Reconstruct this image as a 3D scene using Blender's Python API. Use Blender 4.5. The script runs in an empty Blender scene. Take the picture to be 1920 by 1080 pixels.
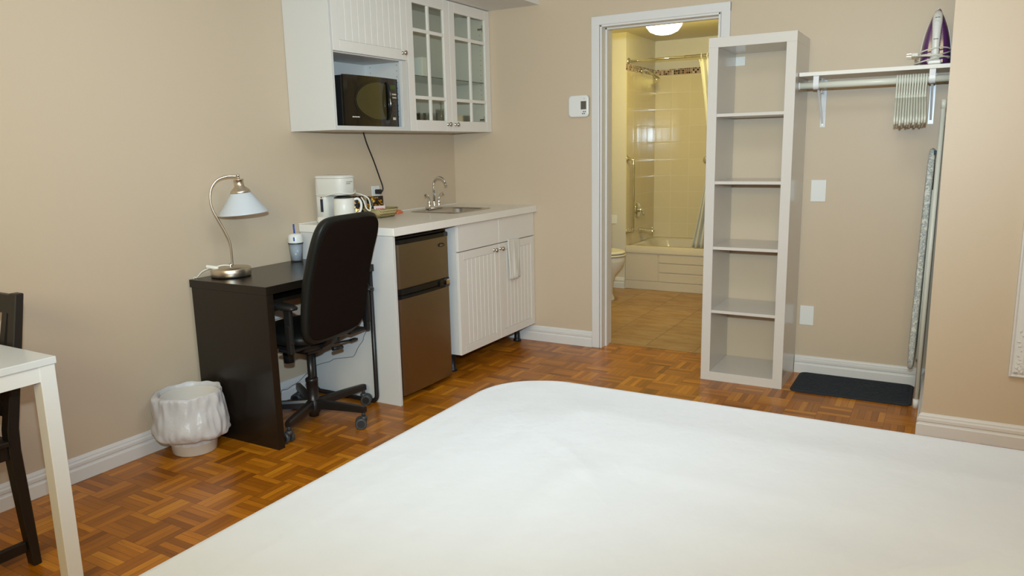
import bpy, bmesh, math, random
from mathutils import Vector, Matrix, noise
random.seed(7)
S = bpy.context.scene
COL = S.collection
PI = math.pi

# ------------------------------------------------------------------ camera
CAM = Vector((3.0221, -4.4482, 1.3085))
yaw, pit, rol = (math.radians(v) for v in (30.0965, -10.5477, -1.2536))
fw = Vector((-math.sin(yaw)*math.cos(pit), math.cos(yaw)*math.cos(pit), math.sin(pit)))
r0 = Vector((math.cos(yaw), math.sin(yaw), 0)); u0 = r0.cross(fw)
cr, sr = math.cos(rol), math.sin(rol)
rt = cr*r0 + sr*u0; up = -sr*r0 + cr*u0
cd = bpy.data.cameras.new('camera'); cam = bpy.data.objects.new('camera', cd); COL.objects.link(cam)
cd.sensor_width = 36; cd.lens = 1408.64/1920*36; cd.clip_start = .05
m = Matrix.Identity(4)
for i in range(3):
    m[i][0] = rt[i]; m[i][1] = up[i]; m[i][2] = -fw[i]; m[i][3] = CAM[i]
cam.matrix_world = m
S.camera = cam

# ------------------------------------------------------------------ world, lights, exposure
w = bpy.data.worlds.new('world'); S.world = w; w.use_nodes = True
w.node_tree.nodes['Background'].inputs[0].default_value = (.8, .85, 1, 1)
w.node_tree.nodes['Background'].inputs[1].default_value = .02
S.view_settings.view_transform = 'Standard'; S.view_settings.look = 'None'
S.view_settings.gamma = 1; S.view_settings.use_curve_mapping = False
S.view_settings.exposure = 0.0

def light(name, kind, loc, power, color, aim=None, **kw):
    l = bpy.data.lights.new(name, kind); l.energy = power; l.color = color
    for k, v in kw.items(): setattr(l, k, v)
    o = bpy.data.objects.new(name, l); COL.objects.link(o); o.location = loc
    if aim is not None:
        o.rotation_euler = (Vector(aim)-Vector(loc)).to_track_quat('-Z', 'Y').to_euler()
    return o
# the camera's own flash, a hand above the lens
fl = CAM + Vector((-.02, .03, .19))
light('camera_flash', 'SPOT', fl, 425, (.62, .83, 1.0), aim=fl+fw*2+Vector((-.04, 0, .80)), spot_size=math.radians(113), spot_blend=1.0, shadow_soft_size=.025)
# room ceiling lamp
light('ceiling_lamp_light', 'AREA', (2.6, -2.6, 2.46), 14, (1.0, .96, .95), aim=(2.6, -2.6, 0), shape='DISK', size=.9)
light('rear_fill_light', 'AREA', (2.6, -5.82, 1.95), 69, (1.0, .87, .46), aim=(1.9, 0, 1.2), shape='RECTANGLE', size=2.4, size_y=.8)  # added soft warm fill behind the camera, lifts the back walls and kitchen corner
# bathroom lamp
light('bathroom_lamp_light', 'POINT', (1.07, 1.3, 2.08), 28, (1.0, .86, .22), shadow_soft_size=.10)

# ------------------------------------------------------------------ materials
def mat(name, color, rough=.5, metal=0., spec=.5, coat=0., emis=None, estr=0., trans=0., ior=1.45, bump=0., bscale=200., sub=0., aniso=0.):
    M = bpy.data.materials.new(name); M.use_nodes = True
    N = M.node_tree.nodes; L = M.node_tree.links; b = N['Principled BSDF']
    b.inputs['Base Color'].default_value = (*color, 1); b.inputs['Roughness'].default_value = rough
    b.inputs['Metallic'].default_value = metal; b.inputs['Specular IOR Level'].default_value = spec
    b.inputs['Coat Weight'].default_value = coat; b.inputs['Coat Roughness'].default_value = .05
    b.inputs['Transmission Weight'].default_value = trans; b.inputs['IOR'].default_value = ior
    if aniso: b.inputs['Anisotropic'].default_value = aniso
    if sub:
        b.inputs['Subsurface Weight'].default_value = sub; b.inputs['Subsurface Radius'].default_value = (.02, .02, .02); b.inputs['Subsurface Scale'].default_value = .5
    if emis: b.inputs['Emission Color'].default_value = (*emis, 1); b.inputs['Emission Strength'].default_value = estr
    if bump:
        t = N.new('ShaderNodeTexCoord'); n = N.new('ShaderNodeTexNoise'); n.inputs['Scale'].default_value = bscale; n.inputs['Detail'].default_value = 3
        k = N.new('ShaderNodeBump'); k.inputs['Strength'].default_value = min(1, bump); k.inputs['Distance'].default_value = .002*max(1, bump)
        L.new(t.outputs['Object'], n.inputs['Vector']); L.new(n.outputs[0], k.inputs['Height']); L.new(k.outputs[0], b.inputs['Normal'])
    return M

class NT:
    """small helper for maths in a node tree"""
    def __init__(s, M): s.N = M.node_tree.nodes; s.L = M.node_tree.links; s.b = s.N['Principled BSDF']
    def m(s, op, a, b=None, c=None):
        n = s.N.new('ShaderNodeMath'); n.operation = op
        for i, v in enumerate((a, b, c)):
            if v is None: continue
            if isinstance(v, (int, float)): n.inputs[i].default_value = v
            else: s.L.new(v, n.inputs[i])
        return n.outputs[0]
    def comb(s, x, y, z):
        n = s.N.new('ShaderNodeCombineXYZ')
        for i, v in enumerate((x, y, z)):
            if isinstance(v, (int, float)): n.inputs[i].default_value = v
            else: s.L.new(v, n.inputs[i])
        return n.outputs[0]
    def coords(s):
        t = s.N.new('ShaderNodeTexCoord'); q = s.N.new('ShaderNodeSeparateXYZ'); s.L.new(t.outputs['Object'], q.inputs[0])
        return q.outputs[0], q.outputs[1], q.outputs[2], t.outputs['Object']
    def white(s, v):
        n = s.N.new('ShaderNodeTexWhiteNoise'); n.noise_dimensions = '3D'; s.L.new(v, n.inputs[0]); return n.outputs['Value']
    def noise(s, v, scale, detail=2, rough=.5):
        n = s.N.new('ShaderNodeTexNoise'); n.inputs['Scale'].default_value = scale; n.inputs['Detail'].default_value = detail; n.inputs['Roughness'].default_value = rough
        if v is not None: s.L.new(v, n.inputs['Vector'])
        return n.outputs[0]
    def ramp(s, v, stops, interp='LINEAR'):
        n = s.N.new('ShaderNodeValToRGB'); s.L.new(v, n.inputs[0]); e = n.color_ramp.elements; n.color_ramp.interpolation = interp
        while len(e) < len(stops): e.new(.5)
        for i, (p, c) in enumerate(stops): e[i].position = p; e[i].color = (*c, 1)
        return n.outputs[0]
    def mix(s, f, a, b, mode='MIX'):
        n = s.N.new('ShaderNodeMix'); n.data_type = 'RGBA'; n.blend_type = mode
        for i, v in ((0, f), (6, a), (7, b)):
            if isinstance(v, (int, float)): n.inputs[i].default_value = v
            elif isinstance(v, tuple): n.inputs[i].default_value = (*v, 1)
            else: s.L.new(v, n.inputs[i])
        return n.outputs[2]
    def bump(s, h, strength=.3, dist=.002):
        n = s.N.new('ShaderNodeBump'); n.inputs['Strength'].default_value = strength; n.inputs['Distance'].default_value = dist
        s.L.new(h, n.inputs['Height']); s.L.new(n.outputs[0], s.b.inputs['Normal'])
    def base(s, c): s.L.new(c, s.b.inputs['Base Color'])
    def rough(s, r): s.L.new(r, s.b.inputs['Roughness'])

M = {}
M['wall'] = mat('wall_paint', (.595, .48, .35), .42, spec=.35, bump=.12, bscale=120)
M['wall_bath'] = mat('bathroom_paint', (.65, .60, .52), .5, spec=.3, bump=.1, bscale=120)
M['ceil'] = mat('ceiling_paint', (.78, .76, .72), .7, bump=.1, bscale=90)
M['trim'] = mat('trim_paint', (.72, .70, .68), .35)
M['cab'] = mat('cabinet_lacquer', (.80, .765, .71), .4)
M['cabside'] = mat('cabinet_melamine', (.66, .645, .615), .4)
M['knob'] = mat('nickel_knob', (.55, .5, .43), .25, 1)
M['counter'] = mat('counter_laminate', (.84, .80, .73), .22, bump=.02)
M['steel'] = mat('sink_steel', (.55, .52, .48), .25, 1)
M['chrome'] = mat('chrome', (.75, .75, .74), .07, 1)
M['nickel'] = mat('brushed_nickel', (.62, .54, .43), .3, 1, aniso=.5)
M['fridge'] = mat('fridge_steel', (.31, .262, .195), .33, 1, bump=.05, bscale=500, aniso=.5)
M['blackgloss'] = mat('black_gloss_plastic', (.008, .008, .008), .12)
M['black'] = mat('black_plastic', (.012, .012, .012), .4)
M['blackmetal'] = mat('black_metal', (.016, .013, .012), .35)
M['greyplastic'] = mat('caster_grey', (.05, .052, .055), .4)
M['leather'] = mat('black_leather', (.012, .012, .010), .42, spec=.3, bump=.3, bscale=300)
M['backfabric'] = mat('dark_brown_fabric', (.011, .006, .004), .9, spec=.08, bump=.3, bscale=900)
M['white'] = mat('white_plastic', (.78, .78, .75), .3)
M['cream'] = mat('cream_plastic', (.74, .72, .66), .35)
M['shelf'] = mat('bookcase_foil', (.66, .62, .57), .22, coat=.2)
M['darkwood'] = mat('black_brown_wood', (.013, .009, .006), .26, bump=.05, bscale=60)
M['chairwood'] = mat('black_stained_wood', (.012, .009, .007), .45)
M['tablewhite'] = mat('white_lacquer', (.68, .70, .70), .3)
M['tablemetal'] = mat('white_powder_coat', (.76, .77, .76), .35)
M['porcelain'] = mat('porcelain', (.76, .72, .62), .12)
M['tub'] = mat('tub_acrylic', (.60, .53, .44), .15)
M['frost'] = mat('frosted_glass', (.58, .62, .66), .25, sub=.2)
M['towel'] = mat('terry_towel', (.80, .77, .70), .95, bump=.8, bscale=700)
M['curtain'] = mat('shower_curtain', (.62, .60, .52), .6)
M['mat'] = mat('charcoal_mat', (.026, .032, .042), .95, bump=1, bscale=500)
M['mirror'] = mat('mirror', (.9, .9, .9), .02, 1)
M['hanger'] = mat('hanger_plastic', (.72, .73, .64), .3)
M['purple'] = mat('purple_translucent_plastic', (.10, .025, .13), .1, coat=.5)
M['soleplate'] = mat('soleplate', (.6, .55, .5), .2, 1)
M['cordwhite'] = mat('white_cord', (.72, .70, .62), .4)
M['blue'] = mat('blue_straw', (.02, .07, .38), .35)
M['orange'] = mat('orange_wrapper', (.75, .17, .06), .4)
M['paper'] = mat('paper', (.78, .74, .70), .7)
M['red'] = mat('red_print', (.55, .04, .05), .5)
M['gold'] = mat('gold_foil', (.75, .45, .07), .25, 1)
M['display'] = mat('lcd_display', (.11, .095, .08), .25)
M['grey'] = mat('grey_print', (.25, .25, .25), .5)
M['green'] = mat('clock_display', (.03, .06, .01), .4, emis=(.35, .5, .05), estr=.03)
M['hole'] = mat('pin_holes', (.12, .12, .12), .8)
M['box'] = mat('white_carton', (.8, .8, .78), .6)
M['mug'] = mat('beige_mug', (.62, .52, .38), .3)
M['tag'] = mat('blue_print', (.05, .12, .4), .5)
M['duct'] = mat('white_duct', (.7, .7, .68), .5)

def shadow_glass(name, tint=(.93, .97, .95), refl=.5):
    g = bpy.data.materials.new(name); g.use_nodes = True; N = g.node_tree.nodes; L = g.node_tree.links
    N.clear(); o = N.new('ShaderNodeOutputMaterial'); t = N.new('ShaderNodeBsdfTransparent'); t.inputs[0].default_value = (*tint, 1)
    gl = N.new('ShaderNodeBsdfGlossy'); gl.inputs['Roughness'].default_value = .02
    lw = N.new('ShaderNodeLayerWeight'); lw.inputs[0].default_value = .5; pw = N.new('ShaderNodeMath'); pw.operation = 'POWER'; pw.inputs[1].default_value = 4; L.new(lw.outputs['Facing'], pw.inputs[0])
    f = N.new('ShaderNodeMath'); f.operation = 'MULTIPLY_ADD'; f.inputs[1].default_value = .6; f.inputs[2].default_value = .035; L.new(pw.outputs[0], f.inputs[0])
    mx = N.new('ShaderNodeMixShader'); L.new(f.outputs[0], mx.inputs[0]); L.new(t.outputs[0], mx.inputs[1]); L.new(gl.outputs[0], mx.inputs[2]); L.new(mx.outputs[0], o.inputs[0])
    return g
M['pane'] = shadow_glass('window_pane_glass', (.965, .965, .91))
M['glass'] = shadow_glass('thin_drinking_glass', (.93, .94, .92))
M['tumbler'] = shadow_glass('smoky_tumbler_plastic', (.80, .82, .84))

def bag_mat():
    g = mat('bin_liner_film', (.80, .79, .79), .3, bump=3, bscale=20); b = g.node_tree.nodes['Principled BSDF']; N = g.node_tree.nodes; L = g.node_tree.links
    tr = N.new('ShaderNodeBsdfTranslucent'); tr.inputs[0].default_value = (.8, .8, .82, 1)
    mx = N.new('ShaderNodeMixShader'); mx.inputs[0].default_value = .3; L.new(b.outputs[0], mx.inputs[1]); L.new(tr.outputs[0], mx.inputs[2])
    L.new(mx.outputs[0], N['Material Output'].inputs[0]); return g
M['bag'] = bag_mat()
M['binbody'] = mat('clouded_plastic', (.66, .62, .56), .3, sub=.2)

def parquet():
    g = mat('mosaic_parquet', (.3, .12, .03), .27, spec=.4, coat=.08); n = NT(g); x, y, z, v = n.coords(); P = .148
    p = n.m('DIVIDE', n.m('SUBTRACT', x, .475), P); q = n.m('DIVIDE', n.m('ADD', y, 2.897), P)
    i = n.m('FLOOR', p); j = n.m('FLOOR', q); fp = n.m('SUBTRACT', p, i); fq = n.m('SUBTRACT', q, j)
    par = n.m('FLOORED_MODULO', n.m('ADD', i, j), 2.)
    def sel(a, b):  # par==0 -> a, else b
        return n.m('ADD', n.m('MULTIPLY', a, n.m('SUBTRACT', 1., par)), n.m('MULTIPLY', b, par))
    across = sel(fp, fq); along = sel(fq, fp)
    k5 = n.m('MULTIPLY', across, 5.); k = n.m('FLOOR', k5); fk = n.m('SUBTRACT', k5, k)
    idv = n.comb(n.m('ADD', i, .37), n.m('ADD', j, .71), n.m('ADD', k, .13))
    r = n.white(idv); r2 = n.white(n.comb(i, j, 5.))
    rr = n.m('ADD', n.m('MULTIPLY', r, .75), n.m('MULTIPLY', r2, .25))
    col = n.ramp(rr, [(0, (.24, .075, .004)), (.2, (.34, .11, .005)), (.55, (.47, .16, .007)), (.8, (.58, .21, .010)), (1, (.70, .29, .018))])
    gx = sel(n.m('MULTIPLY', x, 90.), n.m('MULTIPLY', x, 7.)); gy = sel(n.m('MULTIPLY', y, 7.), n.m('MULTIPLY', y, 90.))
    gn = n.noise(n.comb(gx, gy, n.m('MULTIPLY', r, 40.)), 1., 4, .6)
    col = n.mix(.55, col, n.ramp(gn, [(.25, (.55, .5, .45)), (.75, (1.15, 1.12, 1.1))]), 'MULTIPLY')
    e = n.m('MINIMUM', n.m('MINIMUM', fk, n.m('SUBTRACT', 1., fk)), n.m('MULTIPLY', n.m('MINIMUM', along, n.m('SUBTRACT', 1., along)), 5.))
    seam = n.m('LESS_THAN', e, .035)
    col = n.mix(n.m('MULTIPLY', seam, .6), col, (.07, .025, .006)); n.base(col)
    n.bump(n.m('ADD', n.m('MULTIPLY', n.m('SUBTRACT', 1., seam), 1.), n.m('ADD', n.m('MULTIPLY', gn, .3), n.m('MULTIPLY', r, .8))), .12, .001)
    n.rough(n.m('ADD', .24, n.m('MULTIPLY', gn, .12)))
    return g
M['parquet'] = parquet()

def bath_floor():
    g = mat('bathroom_floor_tile', (.3, .2, .08), .35); n = NT(g); x, y, z, v = n.coords()
    p = n.m('DIVIDE', n.m('SUBTRACT', x, 1.03), .33); q = n.m('DIVIDE', n.m('SUBTRACT', y, 1.02), .335)
    i = n.m('FLOOR', p); j = n.m('FLOOR', q); fp = n.m('SUBTRACT', p, i); fq = n.m('SUBTRACT', q, j)
    r = n.white(n.comb(i, j, .3))
    a = n.noise(n.comb(n.m('MULTIPLY', x, 1.), n.m('MULTIPLY', y, 3.), n.m('MULTIPLY', r, 9.)), 5., 5, .65)
    col = n.ramp(a, [(.25, (.24, .125, .045)), (.45, (.36, .2, .075)), (.6, (.42, .27, .13)), (.8, (.36, .25, .14))])
    col = n.mix(.4, col, n.ramp(r, [(0, (.8, .75, .7)), (1, (1.15, 1.1, 1.05))]), 'MULTIPLY')
    e = n.m('MINIMUM', n.m('MINIMUM', fp, n.m('SUBTRACT', 1., fp)), n.m('MINIMUM', fq, n.m('SUBTRACT', 1., fq)))
    s = n.m('LESS_THAN', e, .012); n.base(n.mix(n.m('MULTIPLY', s, .65), col, (.13, .085, .045))); n.bump(n.m('SUBTRACT', a, n.m('MULTIPLY', s, .6)), .25, .002)
    return g
M['bathfloor'] = bath_floor()

def wall_tile(axis):
    g = mat('glazed_wall_tile_'+axis, (.6, .5, .32), .1); n = NT(g); x, y, z, v = n.coords(); h = x if axis == 'x' else y
    p = n.m('DIVIDE', n.m('SUBTRACT', h, .474 if axis == 'x' else 2.05), .178); q = n.m('DIVIDE', n.m('SUBTRACT', z, .385), .157)
    i = n.m('FLOOR', p); j = n.m('FLOOR', q); fp = n.m('SUBTRACT', p, i); fq = n.m('SUBTRACT', q, j)
    e = n.m('MINIMUM', n.m('MINIMUM', fp, n.m('SUBTRACT', 1., fp)), n.m('MINIMUM', fq, n.m('SUBTRACT', 1., fq)))
    s = n.m('LESS_THAN', e, .012); edge = n.m('MINIMUM', n.m('MULTIPLY', e, 14.), 1.)
    r = n.white(n.comb(i, j, .3))
    n.base(n.mix(n.m('MULTIPLY', s, .55), n.mix(r, (.62, .53, .36), (.65, .555, .385)), (.72, .66, .5)))
    n.bump(n.m('ADD', edge, n.m('MULTIPLY', n.noise(v, 9., 2), .04)), .18, .002)
    return g
M['tilex'] = wall_tile('x'); M['tiley'] = wall_tile('y')

def mosaic():
    g = mat('mosaic_border', (.3, .2, .1), .15); n = NT(g); x, y, z, v = n.coords(); T = .0205
    a = [n.m('DIVIDE', c, T) for c in (x, y, z)]; f = [n.m('FLOOR', c) for c in a]; fr = [n.m('SUBTRACT', a[k], f[k]) for k in range(3)]
    h = n.m('ADD', x, y); hh = n.m('DIVIDE', h, T); hf = n.m('FLOOR', hh); hr = n.m('SUBTRACT', hh, hf)
    r = n.white(n.comb(hf, f[2], .5))
    col = n.ramp(r, [(0, (.02, .008, .006)), (.2, (.10, .03, .02)), (.42, (.30, .16, .11)), (.68, (.45, .32, .24)), (.88, (.6, .5, .4))], 'CONSTANT')
    e = n.m('MINIMUM', n.m('MINIMUM', hr, n.m('SUBTRACT', 1., hr)), n.m('MINIMUM', fr[2], n.m('SUBTRACT', 1., fr[2])))
    n.base(n.mix(n.m('LESS_THAN', e, .09), col, (.45, .38, .28)))
    return g
M['mosaic'] = mosaic()

def board_cover():
    g = mat('ironing_board_cover', (.6, .62, .6), .9); n = NT(g); x, y, z, v = n.coords()
    a = n.noise(v, 45., 3, .6); n.base(n.ramp(a, [(.42, (.66, .66, .60)), (.5, (.25, .30, .31)), (.56, (.62, .63, .58)), (.64, (.3, .34, .34)), (.7, (.7, .7, .64))])); return g
M['cover'] = board_cover()

def sheet_mat():
    g = mat('white_sheet', (.55, .56, .575), .85, spec=.2); n = NT(g); x, y, z, v = n.coords()
    a = n.noise(n.comb(n.m('MULTIPLY', x, 1.), n.m('MULTIPLY', y, .7), z), 6., 4, .55); b = n.noise(v, 700., 2)
    n.bump(n.m('ADD', a, n.m('MULTIPLY', b, .02)), .35, .02); return g
M['sheet'] = sheet_mat()

def foil():
    g = mat('black_gold_foil', (.02, .02, .02), .25); n = NT(g); x, y, z, v = n.coords()
    a = n.noise(v, 55., 2, .5); s = n.m('GREATER_THAN', a, .56); n.base(n.mix(s, (.012, .01, .008), (.75, .42, .05))); n.L.new(s, n.b.inputs['Metallic'])
    n.bump(n.noise(v, 30., 2), .8, .01); return g
M['foil'] = foil()

def wicker():
    g = mat('woven_straw', (.5, .4, .2), .7); n = NT(g); x, y, z, v = n.coords()
    wv = n.N.new('ShaderNodeTexWave'); wv.inputs['Scale'].default_value = 60; wv.inputs['Distortion'].default_value = 2; n.L.new(v, wv.inputs[0])
    n.base(n.mix(wv.outputs[1], (.30, .22, .08), (.58, .47, .24))); n.bump(wv.outputs[1], .6, .003); return g
M['wicker'] = wicker()

# ------------------------------------------------------------------ geometry helpers
class MB:
    def __init__(s): s.b = bmesh.new(); s.mats = []
    def _add(s, t, mi=0, xf=None):
        if xf is not None: bmesh.ops.transform(t, matrix=xf, verts=t.verts)
        vm = {v: s.b.verts.new(v.co) for v in t.verts}
        for f in t.faces:
            try: nf = s.b.faces.new([vm[v] for v in f.verts]); nf.material_index = mi; nf.smooth = f.smooth
            except ValueError: pass
        t.free(); return s
    def box(s, x0, x1, y0, y1, z0, z1, bev=0., mi=0, xf=None, seg=2):
        t = bmesh.new(); bmesh.ops.create_cube(t, size=1)
        for v in t.verts: v.co = Vector((x0+(v.co.x+.5)*(x1-x0), y0+(v.co.y+.5)*(y1-y0), z0+(v.co.z+.5)*(z1-z0)))
        if bev:
            bmesh.ops.bevel(t, geom=t.edges[:], offset=bev, segments=seg, affect='EDGES', profile=.5)
        return s._add(t, mi, xf)
    def cyl(s, p0, p1, r0, r1=None, n=20, cap=True, mi=0):
        p0 = Vector(p0); p1 = Vector(p1); r1 = r0 if r1 is None else r1
        return s.loft([(p0, r0), (p1, r1)], n, cap, mi)
    def loft(s, pr, n=16, cap=True, mi=0):
        """tube through points with a radius each"""
        pts = [Vector(p) for p, r in pr]; rad = [r for p, r in pr]; rings = []
        d = (pts[1]-pts[0]).normalized(); a = Vector((0, 0, 1)) if abs(d.z) < .9 else Vector((1, 0, 0)); nx = d.cross(a).normalized()
        for i, p in enumerate(pts):
            if i == 0: t = pts[1]-p
            elif i == len(pts)-1: t = p-pts[i-1]
            else:
                t = (pts[i+1]-p)
                if t.length < 1e-9: t = p-pts[i-1]
                else:
                    q = p-pts[i-1]; t = t.normalized()+(q.normalized() if q.length > 1e-9 else t.normalized())
            t = t.normalized() if t.length > 1e-9 else d
            nx = (nx-t*nx.dot(t)); nx = nx.normalized() if nx.length > 1e-6 else t.orthogonal().normalized(); ny = t.cross(nx)
            rings.append([s.b.verts.new(p+(nx*math.cos(2*PI*k/n)+ny*math.sin(2*PI*k/n))*rad[i]) for k in range(n)])
        for A, B in zip(rings, rings[1:]):
            for k in range(n):
                f = s.b.faces.new([A[k], A[(k+1) % n], B[(k+1) % n], B[k]]); f.smooth = True; f.material_index = mi
        if cap:
            for R_, rev in ((rings[0], True), (rings[-1], False)):
                f = s.b.faces.new(R_[::-1] if rev else R_); f.material_index = mi
        return s
    def tube(s, pts, r, n=12, sm=0, mi=0, cap=True):
        pts = [Vector(p) for p in pts]
        if sm: pts = spline(pts, sm)
        return s.loft([(p, r) for p in pts], n, cap, mi)
    def lathe(s, c, prof, n=32, mi=0, sx=1., sy=1., xf=None, cap=False):
        c = Vector(c); rings = []
        for r, z in prof:
            if r < 1e-6: rings.append([s.b.verts.new(c+Vector((0, 0, z)))])
            else: rings.append([s.b.verts.new(c+Vector((r*sx*math.cos(2*PI*k/n), r*sy*math.sin(2*PI*k/n), z))) for k in range(n)])
        allv = [v for R_ in rings for v in R_]
        for A, B in zip(rings, rings[1:]):
            for k in range(n):
                a = A[k % len(A)]; a2 = A[(k+1) % len(A)]; b = B[k % len(B)]; b2 = B[(k+1) % len(B)]
                vs = []
                for v in (a, a2, b2, b):
                    if v not in vs: vs.append(v)
                if len(vs) > 2:
                    f = s.b.faces.new(vs); f.smooth = True; f.material_index = mi
        if xf is not None:
            for v in allv: v.co = xf @ v.co
        return s
    def rings(s, loops, closed_ends=(False, False), mi=0, smooth=True):
        R_ = [[s.b.verts.new(Vector(p)) for p in l] for l in loops]; n = len(R_[0])
        for A, B in zip(R_, R_[1:]):
            for k in range(n):
                f = s.b.faces.new([A[k], A[(k+1) % n], B[(k+1) % n], B[k]]); f.smooth = smooth; f.material_index = mi
        if closed_ends[0]: s.b.faces.new(R_[0][::-1]).material_index = mi
        if closed_ends[1]: s.b.faces.new(R_[-1]).material_index = mi
        return s
    def prism(s, poly, axis, a0, a1, bev=0., mi=0):
        """poly: list of 2D points; axis the extrusion axis"""
        t = bmesh.new()
        def P(q, a):
            return {'x': Vector((a, q[0], q[1])), 'y': Vector((q[0], a, q[1])), 'z': Vector((q[0], q[1], a))}[axis]
        A = [t.verts.new(P(q, a0)) for q in poly]; B = [t.verts.new(P(q, a1)) for q in poly]; n = len(poly)
        t.faces.new(A); t.faces.new(B[::-1])
        for k in range(n): t.faces.new([A[k], B[k], B[(k+1) % n], A[(k+1) % n]])
        bmesh.ops.recalc_face_normals(t, faces=t.faces[:])
        if bev: bmesh.ops.bevel(t, geom=t.edges[:], offset=bev, segments=2, affect='EDGES')
        return s._add(t, mi)
    def sweep(s, prof, path, mi=0):
        """profile (out, z) swept on a horizontal poly-line; 'out' is to the right of the path"""
        path = [Vector((p[0], p[1], 0)) for p in path]; L_ = []
        for i, p in enumerate(path):
            ds = []
            if i > 0: ds.append((p-path[i-1]).normalized())
            if i < len(path)-1: ds.append((path[i+1]-p).normalized())
            ns = [Vector((d.y, -d.x, 0)) for d in ds]; nn = sum(ns, Vector()).normalized(); k = 1/max(.2, nn.dot(ns[0]))
            L_.append([p+nn*(o*k)+Vector((0, 0, z)) for o, z in prof])
        return s.rings(L_, (True, True), mi, False)
    def build(s, name, material, parent=None, loc=(0, 0, 0), smooth_angle=None, weld=False):
        if weld: bmesh.ops.remove_doubles(s.b, verts=s.b.verts, dist=1e-5)
        bmesh.ops.recalc_face_normals(s.b, faces=s.b.faces[:])
        off = Vector(loc)
        if parent is not None:
            r_ = parent
            off = Vector((0, 0, 0))
            while r_ is not None: off += r_.location; r_ = r_.parent
        bmesh.ops.translate(s.b, verts=s.b.verts, vec=-off)
        me = bpy.data.meshes.new(name); s.b.to_mesh(me); s.b.free()
        for mm in (material if isinstance(material, (list, tuple)) else [material]): me.materials.append(mm)
        o = bpy.data.objects.new(name, me); COL.objects.link(o)
        if parent is not None: o.parent = parent
        else: o.location = off
        return o

def spline(pts, n):
    out = []; P = [pts[0]]+list(pts)+[pts[-1]]
    for i in range(1, len(P)-2):
        a, b, c, d = P[i-1:i+3]
        for k in range(n):
            t = k/n; out.append(.5*((2*b)+(c-a)*t+(2*a-5*b+4*c-d)*t*t+(3*b-a-3*c+d)*t**3))
    out.append(pts[-1]); return out

def rr(cx, cy, hx, hy, r, z, n=6):
    """rounded rectangle loop at height z"""
    r = min(r, hx-1e-4, hy-1e-4); out = []
    for k, (sx, sy) in enumerate(((1, 1), (-1, 1), (-1, -1), (1, -1))):
        for i in range(n+1):
            a = k*PI/2+i/n*PI/2; out.append(Vector((cx+sx*(hx-r)+r*math.cos(a), cy+sy*(hy-r)+r*math.sin(a), z)))
    return out

def tag(o, label=None, cat=None, group=None, kind=None):
    if label: o['label'] = label
    if cat: o['category'] = cat
    if group: o['group'] = group
    if kind: o['kind'] = kind
    return o
def thing(name, label, cat, loc=(0, 0, 0), group=None):
    o = bpy.data.objects.new(name, None); COL.objects.link(o); o.location = loc; o.empty_display_size = .05
    return tag(o, label, cat, group)
def struct(name, mb, material): return tag(mb.build(name, material), kind='structure')
def copy_tree(o, parent=None):
    c = o.copy(); COL.objects.link(c)
    if parent is not None: c.parent = parent
    for ch in list(o.children): copy_tree(ch, c)
    return c

# ------------------------------------------------------------------ the setting
XR, YB, H = 5.3, -5.9, 2.5          # right end of room, wall behind the camera, height
PX, PY = 2.9948, -.7495             # corner of the wall that stands forward on the right
WT = .15                            # wall between room and bathroom
DX0, DX1, DZ = 1.11, 1.845, 2.035   # door opening
TLX, TFY, TBY, TRX = .474, 2.05, 2.81, 1.99   # tub alcove
BZ = 2.29
struct('floor', MB().box(-.1, XR+.1, YB-.1, .147, -.1, 0), M['parquet'])
struct('floor_bathroom', MB().box(-.2, TRX+.1, .147, TBY+.1, -.1, 0), M['bathfloor'])
struct('ceiling', MB().box(-.1, XR+.1, YB-.1, .0, H, H+.1), M['ceil'])
struct('trim_1', MB().box(0, .685, YB, -.0005, 2.2, H), M['ceil'])          # soffit over the wall cabinets
struct('wall_left', MB().box(-.1, 0, YB-.1, .0, 0, H), M['wall'])
b = MB(); b.box(-.1, DX0, 0, WT-.003, 0, H).box(DX1, XR+.1, 0, WT-.003, 0, H).box(DX0, DX1, 0, WT-.003, DZ, H); struct('wall_back', b, M['wall'])
struct('wall_right', MB().box(PX, XR+.1, PY, 0, 0, H), M['wall'])
struct('wall_side', MB().box(XR, XR+.1, YB-.1, PY, 0, H), M['wall'])
struct('wall_front', MB().box(0, XR, YB-.1, YB, 0, H), M['wall'])
# bathroom shell
b = MB(); b.box(-.2, DX0-.0, WT-.003, WT, 0, BZ).box(DX1, TRX+.1, WT-.003, WT, 0, BZ).box(DX0, DX1, WT-.003, WT, DZ, BZ); struct('wall_bathroom_front', b, M['wall_bath'])
struct('wall_bathroom_left', MB().box(-.2, -.1, WT, TBY+.1, 0, BZ), M['wall_bath'])
struct('wall_bathroom_wing', MB().box(-.1, TLX, TFY, TBY+.1, 0, BZ), M['wall_bath'])
struct('wall_bathroom_right', MB().box(TRX, TRX+.1, WT, TBY+.1, 0, BZ), M['wall_bath'])
struct('wall_bathroom_back', MB().box(TLX, TRX, TBY, TBY+.1, 0, BZ), M['wall_bath'])
struct('ceiling_bathroom', MB().box(-.2, TRX+.1, WT, TBY+.1, BZ, BZ+.1), M['wall_bath'])
struct('trim_2', MB().box(TLX+.0005, TRX-.0005, TBY-.008, TBY, .38, 1.965), M['tilex'])
struct('trim_3', MB().box(TLX, TLX+.008, TFY, TBY-.008, .38, 1.965), M['tiley'])
b = MB(); b.box(TLX+.008, TRX-.0005, TBY-.0095, TBY-.0005, 1.965, 2.02).box(TLX+.0005, TLX+.0095, TFY, TBY-.0005, 1.965, 2.02); struct('trim_4', b, M['mosaic'])
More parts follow.
